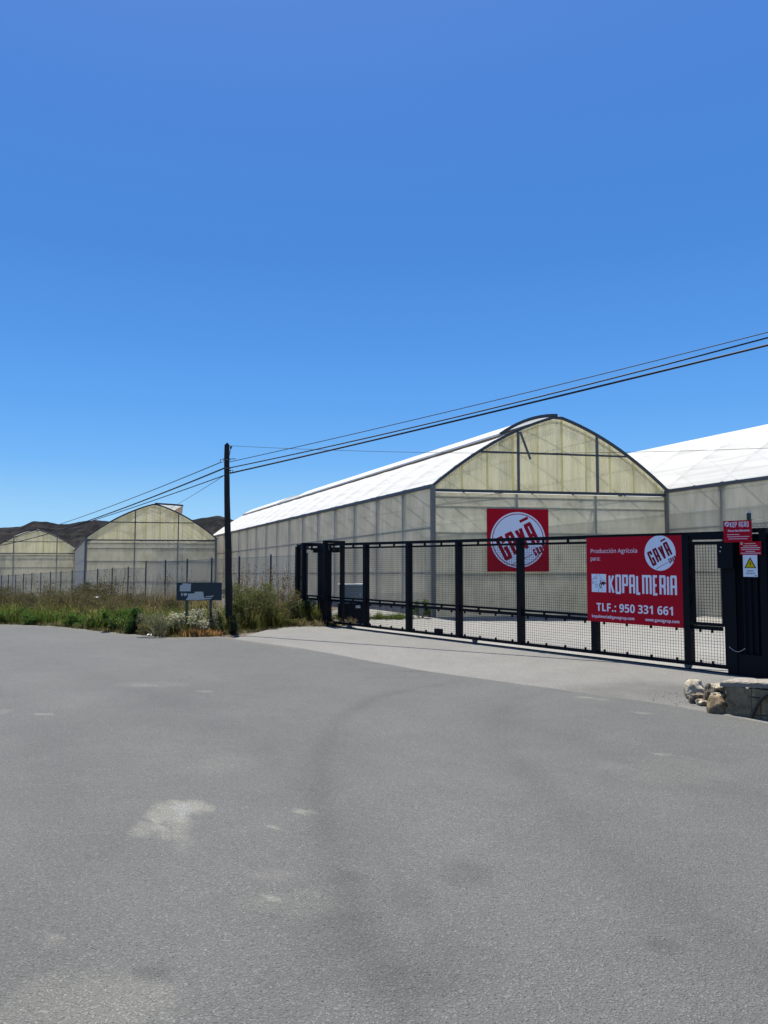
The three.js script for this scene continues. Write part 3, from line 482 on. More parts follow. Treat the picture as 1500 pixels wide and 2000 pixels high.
// ---------------------------------------------------------------- wire fences
function chainLink(m, A, B, h0, h1, r = .0019, st = .075) { // two sets of slanting wires between upright A and B
  const d = V().subVectors(B, A), L = Math.hypot(d.x, d.z), H = h1 - h0, P = (s, h) => V().copy(A).addScaledVector(d, s / L).setY(lerp(A.y, B.y, s / L) + h0 + h);
  for (const dir of [1, -1]) for (let c = -H; c < L; c += st) {
    let s0 = Math.max(0, c), s1 = Math.min(L, c + H); if (s1 - s0 < .02) continue;
    const a = s0 - c, b = s1 - c; m.bar(P(s0, dir > 0 ? a : H - a), P(s1, dir > 0 ? b : H - b), r * 2, r * 2, GN);
  }
  for (const h of [.05, H * .5, H - .02]) m.bar(P(0, h), P(L, h), r * 3, r * 3, GN);
}
{
  const topAt = (s) => (s < 24.9 ? 1.8 - .0195 * (s - 11.77) : 1.324 - .0295 * (s - 25.88));
  let prev = null;
  for (let k = 0; k < 24; k++) {
    const s = 11.9 + k * 1.99, y = topAt(s), gnd = drop(fp(s, 0).x, fp(s, 0).z), o = -.12;
    const g = thing('fence_post', k < 7 ? 'dark steel post of the taller stretch of wire fence behind the weeds' : 'dark steel post of the lower stretch of wire fence farther along', 'fence post', fp(s, gnd, o), k < 7 ? 'posts of the taller fence' : 'posts of the lower fence');
    part('shaft', new MB().tube([fp(s, gnd - .2, o), fp(s, y, o)], .028, 8), M.fencePost, g); part('cap', new MB().tube([fp(s, y, o), fp(s, y + .018, o)], .031, 8), M.cap, g);
    if (prev) { const y0 = k === 7 ? y + .02 : prev.y, m = new MB(); chainLink(m, fp(prev.s, y0 - 1.72, o), fp(s, y - 1.72, o), 0, 1.68); const w = one('fence_mesh', k < 7 ? 'chain link mesh between the dark posts of the taller fence behind the weeds' : 'chain link mesh between the dark posts of the lower fence farther along', 'wire mesh', m, M.fenceWire, fp(s, gnd, o), k < 7 ? 'mesh panels of the taller fence' : 'mesh panels of the lower fence'); }
    prev = { s, y };
  }
  // fence going on beyond the gate column
  let q = null;
  for (let k = 0; k < 3; k++) {
    const b = V(5.9 + k * 1.35, 0, -12.4 + k * 1.65), h = 2.36;
    const g = thing('green_post', k ? 'green fence post outside the gate' : 'green steel fence post with a pale cap behind the gate column', 'fence post', b, k ? 'green posts beyond the column' : undefined);
    part('shaft', new MB().tube([V(b.x, -.2, b.z), V(b.x, h, b.z)], .035, 10), M.greenPost, g); part('cap', new MB().tube([V(b.x, h, b.z), V(b.x, h + .025, b.z)], .037, 10), M.cap, g);
    if (q) { const m = new MB(); chainLink(m, q, b, .1, h - .2, .0022, .07); m.tube([V(q.x, h - .1, q.z), V((q.x + b.x) / 2, h - .22, (q.z + b.z) / 2), V(b.x, h - .1, b.z)], .004, 5); one('wire_mesh', k === 1 ? 'chain link mesh with a sagging top wire beside the gate column' : 'chain link mesh between the two green posts outside the gate', 'wire mesh', m, M.fenceWire, b); }
    q = b;
  }
}

// ---------------------------------------------------------------- broken block wall, stones, hose
{
  const A = V(3.545, 0, -8.13), d = V(.6123, 0, .7906), n = V(.7906, 0, -.6123), TH = .3, LEN = 4;      // runs towards the camera's right, n points away from the road
  const top = (s) => .335 + .09 * Math.min(s, 1.6), P = (s, h, o) => V(A.x + d.x * s + n.x * o, h, A.z + d.z * s + n.z * o);
  const g = thing('block_wall', 'low concrete block wall with a broken end beside the gate', 'wall', A);
  part('core', new MB().hexa([P(.26, -.1, .02), P(LEN, -.1, .02), P(LEN, -.1, TH), P(.26, -.1, TH), P(.26, top(.26) - .06, .02), P(LEN, top(LEN) - .06, .02), P(LEN, top(LEN) - .06, TH), P(.26, top(.26) - .06, TH)]), M.mortar, g);
  // coping, cast in pieces with a ragged edge
  for (let k = 0; k < 8; k++) {
    const s0 = k ? .02 + k * .5 : -.02, s1 = .02 + (k + 1) * .5 - .006, m = new MB();
    m.sheet((s, q) => { const S = lerp(s0, s1, s), prof = [[-.012, -.055], [-.015, -.012], [-.003, 0], [TH + .01, .004], [TH + .012, -.06]], a = q * 4, i = Math.min(3, Math.floor(a)), f = a - i; const o = lerp(prof[i][0], prof[i + 1][0], f), h = lerp(prof[i][1], prof[i + 1][1], f), j = .008 * nz(S * 14, q * 3, 1) + .01 * nz(S * 5, q * 2, 8); return P(S + (k === 0 && s < .3 ? .05 * nz(q * 9, 3, s * 3) : 0), top(S) + h + j, o + .006 * nz(S * 20, q * 9, 5)); }, 26, 16, (s, q) => [s * .5, q * .4]);
    part('coping', m, M.concrete, g);
  }
  // plastered end, then blocks in courses
  part('render_coat', new MB().sheet((s, q) => P(lerp(.03 + .05 * nz(q * 6, 1, 2), .3, s), lerp(-.05, top(.15) - .055, q), -.004 + .004 * nz(s * 5, q * 6, 3)), 10, 12, (s, q) => [s * .3, q * .3]), M.plaster, g);
  part('end_face', new MB().sheet((s, q) => P(.03 + .05 * nz(q * 6, 1, 2) * (1 - s) + .06 * s + .03 * nz(s * 7, q * 7, 5), lerp(-.05, top(.1) - .05, q), lerp(-.004, TH, s)), 12, 12, (s, q) => [s * .3, q * .3]), M.plaster, g);
  const ch = .172; const bg = [];
  for (let r = 0; r < 3; r++) for (let k = -1; k < 19; k++) {
    const s0 = .3 + k * .2 + (r % 2 ? .1 : 0), s1 = s0 + .19; const a0 = Math.max(.305, s0), h0 = -.12 + r * ch + .045 * (s0 - .3), h1 = Math.min(h0 + ch - .009, top(a0) - .062); if (s1 - a0 < .03 || h1 - h0 < .02) continue;
    const j = rr(0, .006); part('block', new MB().hexa([P(a0, h0, -.004 - j), P(s1, h0, -.004 - j), P(s1, h0, .03), P(a0, h0, .03), P(a0, h1, -.004 - j), P(s1, h1, -.004 - j), P(s1, h1, .03), P(a0, h1, .03)]), M.block[(r * 5 + k * 7 + 30) % 7 < 4 ? 0 : (k + r) % 3 ? 1 : 2], g);
  }
  const stone = (c, rx, ry, rz, sd, rough) => { const i5 = new THREE.IcosahedronGeometry(1, 7); i5.deleteAttribute('uv'); i5.deleteAttribute('normal'); const q = mergeVertices(i5, 1e-4), p = q.attributes.position; for (let k = 0; k < p.count; k++) { const x = p.getX(k), y = p.getY(k), z = p.getZ(k), f = 1 + rough * (nz(x * 1.3 + sd, y * 1.3, z * 1.3) * 1.1 + nz(x * 3 + sd, y * 3, z * 3) * .5 + nz(x * 8, y * 8 + sd, z * 8) * .3 + nz(x * 17, y * 17 + sd, z * 17) * .14); p.setXYZ(k, c.x + clamp(x * f * rx, -rx * 1.02, rx * .98), c.y + clamp(y * f * ry, -ry * .85, ry * .95), c.z + z * f * rz); } q.computeVertexNormals(); return q; };
  const rk = (label, px, h, pz, rx, ry, rz, sd, rough, m) => { const c = V(px, h, pz); const o = one('stone', label, 'stone', new MB().add(stone(c, rx, ry, rz, sd, rough)), m, V(px, 0, pz)); return o; };
  rk('large pale stone lying at the broken end of the block wall', 3.6, .1, -9.02, .11, .12, .12, 3, .25, M.rock);
  rk('rounded grey stone set against the foot of the plastered wall end', 3.5, .03, -8.2, .1, .15, .1, 11, .2, M.plaster);
  rk('broken brown lump of rubble under the large pale stone', 3.52, .03, -8.72, .11, .08, .09, 17, .7, M.rockDark);
  rk('pale chip of rubble beside the rounded grey stone', 3.5, .025, -8.58, .06, .05, .05, 23, .6, M.rock);
  rk('jagged brown rubble wedged in the broken wall end', 3.62, .12, -8.36, .09, .13, .1, 31, .7, M.rockDark);
  rk('pale broken mortar on top of the jagged brown rubble', 3.6, .23, -8.36, .07, .05, .06, 37, .7, M.rock);
  rk('small pale stone between the jagged rubble and the rounded stone', 3.54, .15, -8.28, .07, .045, .05, 41, .5, M.rock);
  rk('upright splinter of brown rubble beside the large pale stone', 3.58, .1, -8.6, .04, .15, .06, 47, .5, M.rockDark);
  // crumbs of broken asphalt
  const cr = new THREE.IcosahedronGeometry(1, 0), im = new THREE.InstancedMesh(cr, M.plaster, 110), mx = new THREE.Matrix4();
  for (let k = 0; k < 110; k++) { const a = rr(0, 6.28), r = .75 * Math.sqrt(rnd()), s = rr(.002, .006) * (rnd() < .06 ? 2 : 1), x = 3.36 + r * Math.cos(a) * .45, z = -9.0 + r * Math.sin(a) * .7; mx.compose(V(x, .008, z), new THREE.Quaternion().setFromEuler(new THREE.Euler(rr(0, 3), rr(0, 3), 0)), V(s, s * .7, s)); im.setMatrixAt(k, mx); }
  im.name = 'gravel'; im.userData = { kind: 'stuff', label: 'loose gravel crumbs around the broken wall end', category: 'gravel' }; shade(im); scene.add(im);
  // black hose looped down the wall face
  const hp = [[.12, -.05], [.15, .04], [.2, .14], [.27, .235], [.36, .295], [.5, .325], [.8, .35], [1.4, .4], [2.4, .42]].map(([s, h]) => P(s + .17, h, -.035));
  one('hose', 'black hose looping up from the road along the block wall', 'hose', new MB().tube(new THREE.CatmullRomCurve3(hp).getPoints(60), .016, 10), M.hose, hp[0]);
}

// ---------------------------------------------------------------- utility poles and cables
const poleAt = V(-3.53, 0, -17.6);
function pole(base, topP, label) {
  const g = thing('utility_pole', label, 'utility pole', base), pts = [];
  for (let k = 0; k <= 24; k++) { const t = k / 24, p = V().lerpVectors(V(base.x, base.y - .3, base.z), topP, t); p.x += .018 * nz(t * 5, 1, 3) + .012 * Math.sin(t * 6); p.z += .02 * nz(t * 5, 7, 3); pts.push(p); }
  part('shaft', new MB().tube(pts, (t) => lerp(.088, .058, t) * (1 + .05 * nz(t * 30, 2, 2)), 14), M.wood, g);
  part('pole_cap', new MB().tube([V(topP.x, topP.y, topP.z), V(topP.x, topP.y + .04, topP.z)], (t) => lerp(.045, .02, t), 10), M.wood, g);
  return g;
}
const P1 = V(-3.62, 4.26, -17.6);
const pg = pole(poleAt, P1, 'dark weathered wooden utility pole standing in the roadside weeds');
const at = (dx, h, dz = 0) => V(P1.x + dx, h, P1.z + dz);
{ // brackets, hooks and insulators
  const hook = (dx, h, r) => { const pts = []; for (let k = 0; k <= 10; k++) { const a = k / 10 * 5; pts.push(at(dx + Math.sign(dx) * (.05 + r * Math.sin(a)), h + r - r * Math.cos(a))); } return new MB().tube([at(Math.sign(dx) * .03, h), ...pts], .008, 6); };
  part('cable_hook', hook(-.07, 3.86, .035), M.insul, pg); part('cable_hook', hook(.06, 3.62, .03), M.insul, pg);
  part('bracket', new MB().bar(at(-.09, 3.93), at(.2, 3.93), .016, .016), M.insul, pg); part('bracket', new MB().bar(at(-.06, 3.66), at(.1, 3.66), .02, .02), M.insul, pg);
  const arm = part('insulator_arm', new MB().tube([at(.05, 3.98), at(.07, 4.1), at(.085, 4.2)], .007, 6), M.insul, pg); part('insulator', new MB().tube([at(.085, 4.16), at(.088, 4.19), at(.09, 4.22), at(.09, 4.235)], (t) => .014 + .012 * Math.sin(t * 3), 10), M.insul, arm);
  part('strap', new MB().tube([at(.012, 3.7), at(.012, 3.72)], .072, 14), M.insul, pg); part('strap', new MB().tube([at(.008, 3.9), at(.008, 3.92)], .069, 14), M.insul, pg);
  part('ground_pipe', new MB().tube([at(.055, 3.9, .03), at(.052, 4.23, .03)], .01, 6), M.insul, pg);
}
const P2 = V(15.4, 7.2, -6.1), P3 = V(-31.5, 2.75, -57);
pole(V(15.4, 0, -6.1), P2, 'second wooden pole that holds the overhead cables past the gate column');
pole(V(-31.5, drop(-31.5, -57), -57), P3, 'distant wooden pole that holds the cables beyond the fence');
function cable(label, a, b, sag, r) { const P = []; for (let k = 0; k <= 48; k++) { const t = k / 48, p = V().lerpVectors(a, b, t); p.y -= sag * 4 * t * (1 - t); P.push(p); } one('overhead_cable', label, 'cable', new MB().tube(P, r, 6), M.cable, a); }
cable('thin upper cable rising from the pole over the large greenhouse', at(.06, 3.86), V(15.3, 6.76, -6.1), .18, .008);
cable('middle cable rising from the pole over the large greenhouse', at(.05, 3.72), V(15.3, 6.96, -6.1), .3, .013);
cable('thick lowest cable rising from the pole over the large greenhouse', at(.08, 3.6), V(15.3, 6.46, -6.1), .1, .018);
cable('fine wire running from the pole top across the greenhouse gables', at(.09, 4.235), V(19, 4.75, -15), .52, .005);
cable('thin upper cable falling from the pole towards the far greenhouses', at(-.1, 3.87), V(-31.5, 2.7, -57), .5, .01);
cable('thick cable falling from the pole towards the far greenhouses', at(-.05, 3.72), V(-31.5, 2.45, -57), .55, .018);
cable('lower cable falling from the pole towards the far greenhouses', at(-.05, 3.55), V(-31.5, 2.35, -57), .4, .011);
cable('fine drop wire from the pole to the ridge of the pink vented greenhouse', at(-.1, 3.52), V(-13.0, 4.2, -44), .05, .006);

// ---------------------------------------------------------------- faded notice board in the weeds
{
  const c = V(-4.53, 0, -16.85), r = V(.995, 0, -.1).normalize(), n = V(.1, 0, .995), g = thing('notice_board', 'faded slate blue notice board on two posts with torn white scraps', 'notice board', c);
  const q = (a, h, b = 0) => V().copy(c).addScaledVector(r, a).addScaledVector(n, b).setY(h);
  const b = part('panel', new MB().hexa([q(0, .72, .012), q(.97, .72, .012), q(.97, .72, -.012), q(0, .72, -.012), q(0, 1.11, .012), q(.97, 1.11, .012), q(.97, 1.11, -.012), q(0, 1.11, -.012)]), M.slate, g);
  part('post', new MB().bar(q(.215, -.2, -.05), q(.215, 1.05, -.05), .06, .05, r), M.greenPost, g); part('post', new MB().bar(q(.73, -.2, -.05), q(.73, 1.05, -.05), .05, .05, r), M.archSteel, g);
  const scrap = (pts) => { const s = new THREE.Shape(pts.map(([x, y]) => new THREE.Vector2(x, y))), e = new THREE.ExtrudeGeometry(s, { depth: .003, bevelEnabled: false }); const m4 = new THREE.Matrix4().makeBasis(r, UP, n).setPosition(q(0, .72, .0125)); part('paper_scrap', new MB().add(e, m4), M.scrap, b); };
  scrap([[.07, .2], [.3, .2], [.305, .3], [.31, .37], [.27, .365], [.2, .375], [.12, .37], [.12, .34], [.07, .33]]);
  scrap([[.2, .01], [.5, .012], [.74, .03], [.76, .055], [.6, .05], [.585, .1], [.57, .19], [.4, .19], [.38, .155], [.29, .15], [.24, .15], [.25, .09], [.22, .04]]);
  scrap([[.1, .1], [.13, .1], [.13, .165], [.1, .165]]); scrap([[.62, .07], [.78, .075], [.8, .12], [.77, .1], [.63, .09]]); scrap([[.16, .1], [.22, .1], [.23, .16], [.15, .16]]);
}

// ---------------------------------------------------------------- plants
const plantMat = mat(1, 1, 1, .9, { transmission: .3, thickness: 0, vertexColors: true, specularIntensity: .15 }), stemMat = mat(1, 1, 1, .9, { vertexColors: true });
const tint = (p, j = .25) => { const f = 1 + rr(-j, j), h = rr(-.06, .06); return [p[0] * f * (1 + h), p[1] * f, p[2] * f * (1 - h)]; };
function blade(m, b, h, dir, lean, wd) { // a narrow curved leaf of grass
  const s = V(-Math.sin(dir), 0, Math.cos(dir)), q = (t) => V(b.x + Math.cos(dir) * lean * t * t, b.y + h * (t - .15 * lean / h * t * t), b.z + Math.sin(dir) * lean * t * t);
  const A = q(0), B = q(.5), C = q(1), a = V().copy(s).multiplyScalar(wd / 2);
  const n = V(Math.cos(dir), .5, Math.sin(dir)).normalize();
  const k = [m.vert(V().copy(A).sub(a), n, 0, 0), m.vert(V().copy(A).add(a), n, 1, 0), m.vert(V().copy(B).addScaledVector(a, .8), n, 1, .5), m.vert(V().copy(B).addScaledVector(a, -.8), n, 0, .5), m.vert(C, n, .5, 1)];
  m.i.push(k[0], k[1], k[2], k[0], k[2], k[3], k[3], k[2], k[4]);
}
function tuft(n, R, h, wd, lean, cols, seeds = 0) { const m = new MB(); for (let k = 0; k < n; k++) { const a = rr(0, 6.283), r = R * Math.sqrt(rnd()), p = cols[Math.floor(rnd() * cols.length)]; m.col = tint(p); const H = h * rr(.5, 1.1), dir = rr(0, 6.283), l = lean * rr(.2, 1.2) * H; const b = V(r * Math.cos(a), -.02, r * Math.sin(a)); blade(m, b, H, dir, l, wd * rr(.7, 1.3)); if (k < seeds) { m.col = tint(cols[0]); for (let j = 0; j < 5; j++) blade(m, V(b.x + Math.cos(dir) * l * (.7 + .06 * j), b.y + H * (.72 + .06 * j), b.z + Math.sin(dir) * l * (.7 + .06 * j)), .06, rr(0, 6.28), .03, wd * 2.2); } } return m.geo(); }
const GREEN = [[.08, .15, .02], [.11, .18, .028], [.055, .105, .017], [.15, .185, .045]], OLIVE = [[.12, .13, .03], [.15, .145, .04], [.085, .105, .022]], STRAW = [[.3, .25, .14], [.24, .2, .11], [.36, .31, .19], [.18, .145, .08]], BROWN = [[.125, .098, .058], [.17, .135, .082], [.09, .068, .04], [.23, .185, .115]], RUST = [[.4, .2, .06], [.34, .17, .06], [.45, .27, .1], [.3, .2, .09]];
const fenceZ = (x) => FA.z + GD.z * (x - FA.x) / GD.x;
function scatter(name, label, category, geos, place, count, s0, s1) {
  geos.forEach((g, gi) => {
    const n = Math.floor(count / geos.length), im = new THREE.InstancedMesh(g, plantMat, n), mx = new THREE.Matrix4();
    for (let k = 0; k < n; k++) { const [x, z, f = 1] = place(), s = rr(s0, s1) * f; mx.compose(V(x, drop(x, z) - .02, z), new THREE.Quaternion().setFromEuler(new THREE.Euler(rr(-.12, .12), rr(0, 6.28), rr(-.12, .12))), V(s, s * rr(.8, 1.25), s)); im.setMatrixAt(k, mx); }
    im.name = numbered(name); im.userData = { kind: 'stuff', label, category }; shade(im); scene.add(im);
  });
}
// edge of the weeds where the apron begins: from the pole to the gate portals
const VEDGE = [[-16, -23.6], [-9.94, -20.01], [-8.2, -19.07], [-6.34, -17.43], [-5.02, -16.49], [-4.35, -16.06], [-3.77, -16.27], [-3.45, -16.83], [-2.71, -17.82], [-2.0, -18.92], [-1.22, -18.5], [-.95, -18.92]];
let patch = 0; // every kind grows in patches of its own
const verge = (x0, x1, d0, d1, pw = 1, bite = 1) => { const key = patch += 13.7; return () => { for (let n = 0; ; n++) { const x = rr(x0, x1), e = x < -16 ? edgeZ(x) : pl(VEDGE, x), f = fenceZ(x) - .2, z = Math.max(f, e - lerp(d0, d1, rnd() ** pw) - .12 + .25 * nz(x * 2.2, 3, 1)); if (n > 8 || .5 + bite * 1.6 * fbm(x * .8 + key, z * .8, 2) > rnd()) return [x, z]; } }; };
const gGreen = [tuft(46, .14, .3, .008, .5, GREEN), tuft(38, .12, .38, .007, .6, [...GREEN, ...OLIVE])], gDry = [tuft(40, .13, .45, .0055, .7, STRAW, 8), tuft(34, .12, .36, .006, .9, [...STRAW, ...BROWN], 5)], gBrown = [tuft(50, .22, .62, .006, .8, BROWN), tuft(46, .2, .7, .006, .7, [...BROWN, ...OLIVE])], gRust = [tuft(60, .14, .17, .007, 1.1, RUST)], gLow = [tuft(50, .14, .13, .008, 1, [...STRAW, ...OLIVE])], gOlive = [tuft(50, .18, .5, .007, .6, OLIVE), tuft(46, .16, .42, .007, .7, [...OLIVE, ...GREEN])], gStalk = [tuft(9, .22, 1.25, .007, .25, [...BROWN, ...STRAW], 6)];
scatter('yellow_grass', 'tall yellowing grass in the roadside weeds', 'grass', [tuft(44, .16, .5, .0065, .7, [[.22, .19, .07], [.17, .165, .05], [.27, .23, .11], [.12, .135, .035]], 6)], verge(-15, -3.5, .6, 5), 330, .7, 1.2);
scatter('green_grass', 'green grass growing along the road edge in front of the wire fence', 'grass', gGreen, verge(-15, -3.6, .15, 2.6, 1.1), 2600, .8, 1.4);
scatter('low_grass', 'short yellowing grass at the very edge of the asphalt', 'grass', gLow, verge(-15, -1.2, -.05, .6), 900, .6, 1.3);
scatter('dry_grass', 'dry straw grass among the roadside weeds', 'grass', gDry, verge(-15, -2.2, .1, 5), 420, .6, 1.1);
scatter('brown_brush', 'brown dead brush in front of the wire fence', 'brush', gBrown, verge(-17, -5.4, 2.0, 8, .8), 1250, .75, 1.3);
scatter('olive_grass', 'olive green weeds around the pole and the gate portals', 'grass', gOlive, verge(-3.9, -1.5, .15, 3.5), 700, .6, 1.15);
scatter('olive_grass', 'olive green weeds spread through the roadside brush', 'grass', gOlive, verge(-17, -4, 1.2, 7), 620, .7, 1.15);
scatter('rust_grass', 'orange brown dead grass at the foot of the notice board', 'grass', gRust, () => { const a = rr(0, 6.28), r = Math.sqrt(rnd()); return [-4.05 + r * .5 * Math.cos(a), -16.5 + r * .26 * Math.sin(a)]; }, 120, .7, 1.3);
scatter('tall_stalk', 'tall thin dead stalks standing in front of the wire fence', 'stalk', gStalk, (() => { const a = verge(-3.9, -2.3, 2.2, 4.4), b = verge(-14, -6, 4, 9); return () => (rnd() < .55 ? a() : b()); })(), 120, .75, 1.1);
scatter('dry_grass', 'thin pale dead grass around the feet of the gate portals', 'grass', gDry, () => [rr(-2.1, -.7), rr(-19.6, -18.5)], 130, .3, .6);
scatter('yard_grass', 'strip of green grass behind the gate beside the greenhouse wall', 'grass', gGreen, () => { const t = rnd(), q = rnd(); return [lerp(-1.6, .75, t) + .15 * nz(t * 9, q, 1), lerp(-20.6, -20.7, t) - q * .8]; }, 300, .3, .7);

function shrub(name, label, category, o) { // stems and many small leaves in clumps
  const g = thing(name, label, category, V(0, 0, 0), o.group), { R, H, leaves, cols, lw, ll, stems = 14, clumps = 16, twig = BROWN } = o;
  const st = new MB(), lf = new MB(), C = [];
  for (let k = 0; k < clumps; k++) { const a = rr(0, 6.283), e = rnd(), r = R * (.25 + .7 * Math.sqrt(rnd())) * (o.cone ? 1 - .7 * e : 1); C.push(V(r * Math.cos(a), H * (.18 + .72 * e), r * Math.sin(a))); }
  for (let k = 0; k < Math.max(stems, clumps); k++) { const t = C[k % clumps], b = V(t.x * .15, -.05, t.z * .15), mid = V(t.x * .55, t.y * .55, t.z * .55); st.col = tint(twig[k % twig.length]); st.tube([b, mid, V(t.x * 1.05, t.y + H * rr(.02, .18), t.z * 1.05)], (q) => lerp(.011, .003, q) * (o.thick ?? 1), 4, false); }
  for (let k = 0; k < leaves; k++) {
    const c = C[Math.floor(rnd() * clumps)], s = o.spread ?? .3, d = V(rr(-1, 1), rr(-1, 1), rr(-1, 1)); if (d.lengthSq() > 1) d.multiplyScalar(.6);
    const p = V(c.x + d.x * R * s, Math.max(.02, c.y + d.y * H * s * .8), c.z + d.z * R * s), dir = rr(0, 6.283), tl = rr(-.3, 1.1), L = ll * rr(.6, 1.3), W = lw * rr(.7, 1.2);
    const ax = V(Math.cos(dir) * Math.cos(tl), Math.sin(tl), Math.sin(dir) * Math.cos(tl)), sd = V(-Math.sin(dir), 0, Math.cos(dir)).applyAxisAngle(ax, rr(-1, 1)), n = V().crossVectors(sd, ax).normalize();
    lf.col = tint(cols[Math.floor(rnd() * cols.length)]);
    const A = p, B = V().copy(p).addScaledVector(ax, L * .5).addScaledVector(sd, W / 2).addScaledVector(n, .12 * L), E = V().copy(p).addScaledVector(ax, L), F = V().copy(p).addScaledVector(ax, L * .5).addScaledVector(sd, -W / 2).addScaledVector(n, .12 * L);
    const i = [A, B, E, F].map((q) => lf.vert(q, n, 0, 0)); lf.i.push(i[0], i[1], i[2], i[0], i[2], i[3]);
  }
  part('stems', st, stemMat, g); part('foliage', lf, plantMat, g);
  return g;
}
const put = (g, x, z, s = 1, turn = 0) => { g.position.set(x, drop(x, z) - .02, z); g.scale.setScalar(s); g.rotation.y = turn; return g; };
const LEAF = [[.065, .14, .02], [.085, .17, .026], [.05, .1, .018], [.12, .2, .035]], GREY = [[.2, .19, .12], [.26, .24, .16], [.16, .16, .09]];
put(shrub('leafy_bush', 'bright green leafy bush at the road edge, the wider of two', 'bush', { R: .36, H: .48, leaves: 1500, cols: LEAF, lw: .03, ll: .06 }), -6.05, -17.55);
put(shrub('leafy_bush', 'dark green upright bush at the road edge next to a yellow tuft', 'bush', { R: .27, H: .52, leaves: 1300, cols: [[.03, .07, .014], [.045, .1, .02], [.06, .12, .022]], lw: .026, ll: .055, cone: true }), -5.5, -17.05);
{ const lo = shrub('low_bush', 'low leafy green bush in the grass at the road edge', 'bush', { R: .34, H: .34, leaves: 1300, cols: LEAF, lw: .022, ll: .055, group: 'low green bushes along the road edge' }); [[-8.9, -19.75, .9], [-7.7, -18.9, 1], [-7.2, -18.5, .8], [-9.7, -20.4, 1.1], [-10.9, -21.2, 1], [-6.75, -18.25, .75]].forEach(([x, z, k], i) => put(i ? copy(lo, V(x, 0, z)) : lo, x, z, k, i * 1.3)); }
put(shrub('yellow_tuft', 'small round yellow olive tuft at the road edge', 'plant', { R: .17, H: .24, leaves: 900, cols: [[.2, .16, .03], [.16, .14, .03], [.27, .18, .04]], lw: .008, ll: .07 }), -5.12, -16.72);
put(shrub('grey_weed', 'grey green twiggy weed in front of the notice board', 'weed', { R: .42, H: .5, leaves: 1500, cols: [...GREY, [.1, .12, .05]], lw: .012, ll: .05, twig: STRAW }), -4.75, -16.4);
put(shrub('pale_weed', 'pale cream seeded weed under the notice board', 'weed', { R: .42, H: .52, leaves: 1900, cols: [[.55, .5, .34], [.42, .38, .24], [.2, .22, .1], [.62, .58, .42]], lw: .024, ll: .045, twig: STRAW }), -4.2, -16.6);
put(shrub('dark_weed', 'dark green weed crowding the foot of the wooden pole', 'weed', { R: .34, H: .42, leaves: 1600, cols: [[.04, .055, .02], [.06, .075, .028], [.1, .1, .045]], lw: .016, ll: .06 }), -3.5, -17.1);
put(shrub('pale_weed', 'pale cream seeded weed leaning on the foot of the wooden pole', 'weed', { R: .24, H: .62, leaves: 1000, cols: [[.45, .41, .27], [.36, .32, .2], [.24, .24, .12], [.5, .47, .33]], lw: .018, ll: .035, twig: STRAW }), -3.78, -17.0);
put(shrub('olive_shrub', 'tall olive green shrub just right of the wooden pole', 'shrub', { R: .6, H: 1.0, leaves: 4200, cols: [...OLIVE, [.09, .11, .03], [.075, .1, .025]], lw: .018, ll: .08, clumps: 34 }), -3.15, -18.4);
put(shrub('olive_shrub', 'brownish olive shrub between the pole and the gate portals', 'shrub', { R: .55, H: .82, leaves: 3000, cols: [...OLIVE, ...BROWN], lw: .016, ll: .075, clumps: 26 }), -2.65, -19.1);
put(shrub('green_shrub', 'dense green shrub at the foot of the outer gate portal', 'shrub', { R: .42, H: .62, leaves: 2800, cols: [[.06, .09, .028], [.08, .11, .035], [.045, .075, .024]], lw: .018, ll: .065, clumps: 24 }), -2.15, -19.3);
put(shrub('green_shrub', 'green bush behind the gate at the foot of the greenhouse wall', 'shrub', { R: .24, H: .5, leaves: 1100, cols: LEAF, lw: .016, ll: .06, clumps: 14 }), 1.0, -21.2);
put(shrub('ground_plant', 'low mossy green plant at the apron edge beside the gate portals', 'plant', { R: .42, H: .2, leaves: 1600, cols: [[.12, .12, .03], [.16, .14, .035], [.09, .1, .025]], lw: .01, ll: .05, clumps: 20 }), -2.35, -18.75);
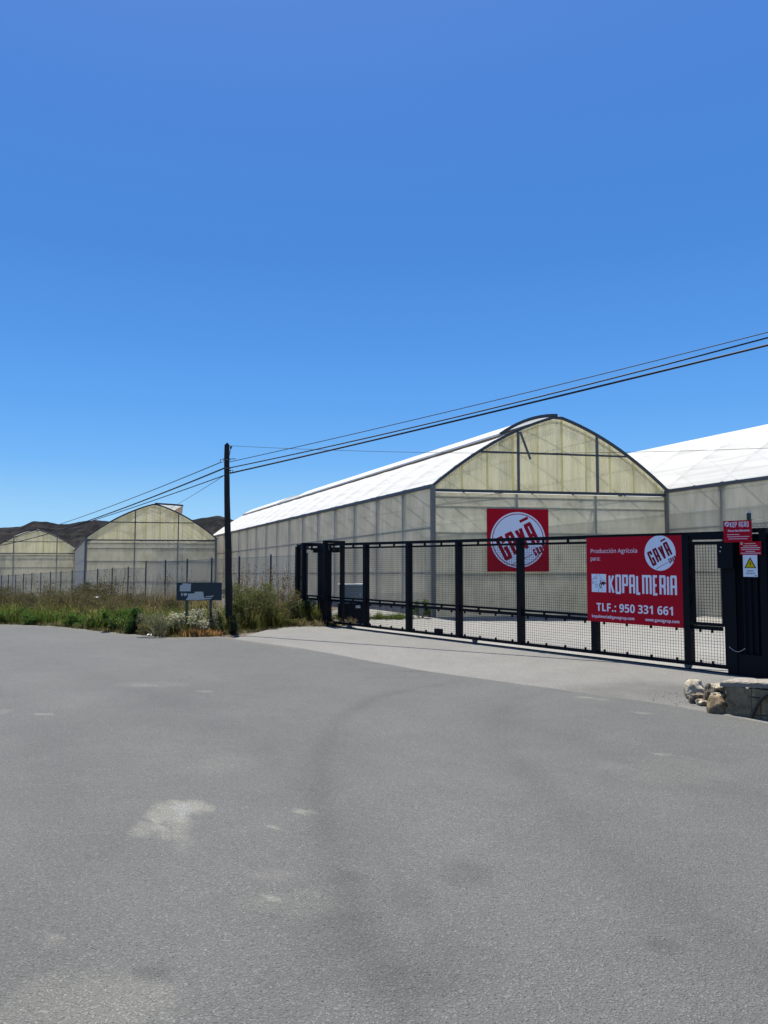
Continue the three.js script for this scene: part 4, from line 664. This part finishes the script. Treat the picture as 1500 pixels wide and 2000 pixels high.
{ // dry shrubs in the brush, copies of two kinds
  const a = shrub('dry_shrub', 'brown dead twiggy shrub in the brush before the wire fence', 'shrub', { R: .75, H: .95, leaves: 2600, cols: [...BROWN, ...OLIVE], lw: .008, ll: .09, clumps: 30, stems: 60, group: 'dead shrubs in the brush' });
  const b = shrub('bushy_shrub', 'dark olive bushy shrub in the brush before the wire fence', 'shrub', { R: .65, H: .85, leaves: 2800, cols: [[.07, .075, .028], [.09, .09, .035], [.055, .06, .024], [.12, .09, .05]], lw: .011, ll: .08, clumps: 26, group: 'olive shrubs in the brush' });
  const A = [[-8.6, -21.5, 1], [-9.9, -23.6, 1.05], [-7.4, -20.3, .85], [-10.9, -24.2, .95], [-12.4, -24.6, 1], [-9.2, -20.9, .8], [-13.6, -26.5, 1.1], [-6.6, -19.4, .7]], B = [[-8.9, -24.6, 1.15], [-9.6, -25.6, 1.15], [-10.4, -22.1, .85], [-12.9, -25.9, 1.05], [-6.9, -21.4, .8], [-5.6, -19.8, .7], [-11.6, -22.8, .8]];
  A.forEach(([x, z, s], k) => put(k ? copy(a, V(x, 0, z)) : a, x, z, s, k * 1.7)); B.forEach(([x, z, s], k) => put(k ? copy(b, V(x, 0, z)) : b, x, z, s, k * 2.1));
}
{ // litter and pale stones in the weeds
  const bit = (label, x, z, h, w) => { const m = new MB(); m.sheet((s, q) => V(x + (s - .5) * w, h + .05 * nz(s * 3, q * 3, x), z + (q - .5) * w * .7), 6, 6); one('plastic_scrap', label, 'litter', m, mat(.7, .7, .68, .6), V(x, 0, z)); };
  bit('crumpled white plastic scrap caught in the brush', -8.4, -22.6, .52, .16); bit('crumpled white plastic scrap on the asphalt edge by the yellow tuft', -4.95, -16.35, .03, .1);
  for (const [x, z, r] of [[-1.35, -20.9, .06], [-.9, -21.05, .09], [-.35, -21.0, .07], [-1.05, -18.72, .03], [-1.3, -18.62, .03]]) { const m = new MB().add(new THREE.IcosahedronGeometry(r, 1), new THREE.Matrix4().makeTranslation(x, r * .5, z)); one('pale_stone', 'small pale stone lying in the grass near the gate portals', 'stone', m, M.rock, V(x, 0, z), 'pale stones by the gate portals'); }
}

renderer.render(scene, camera);
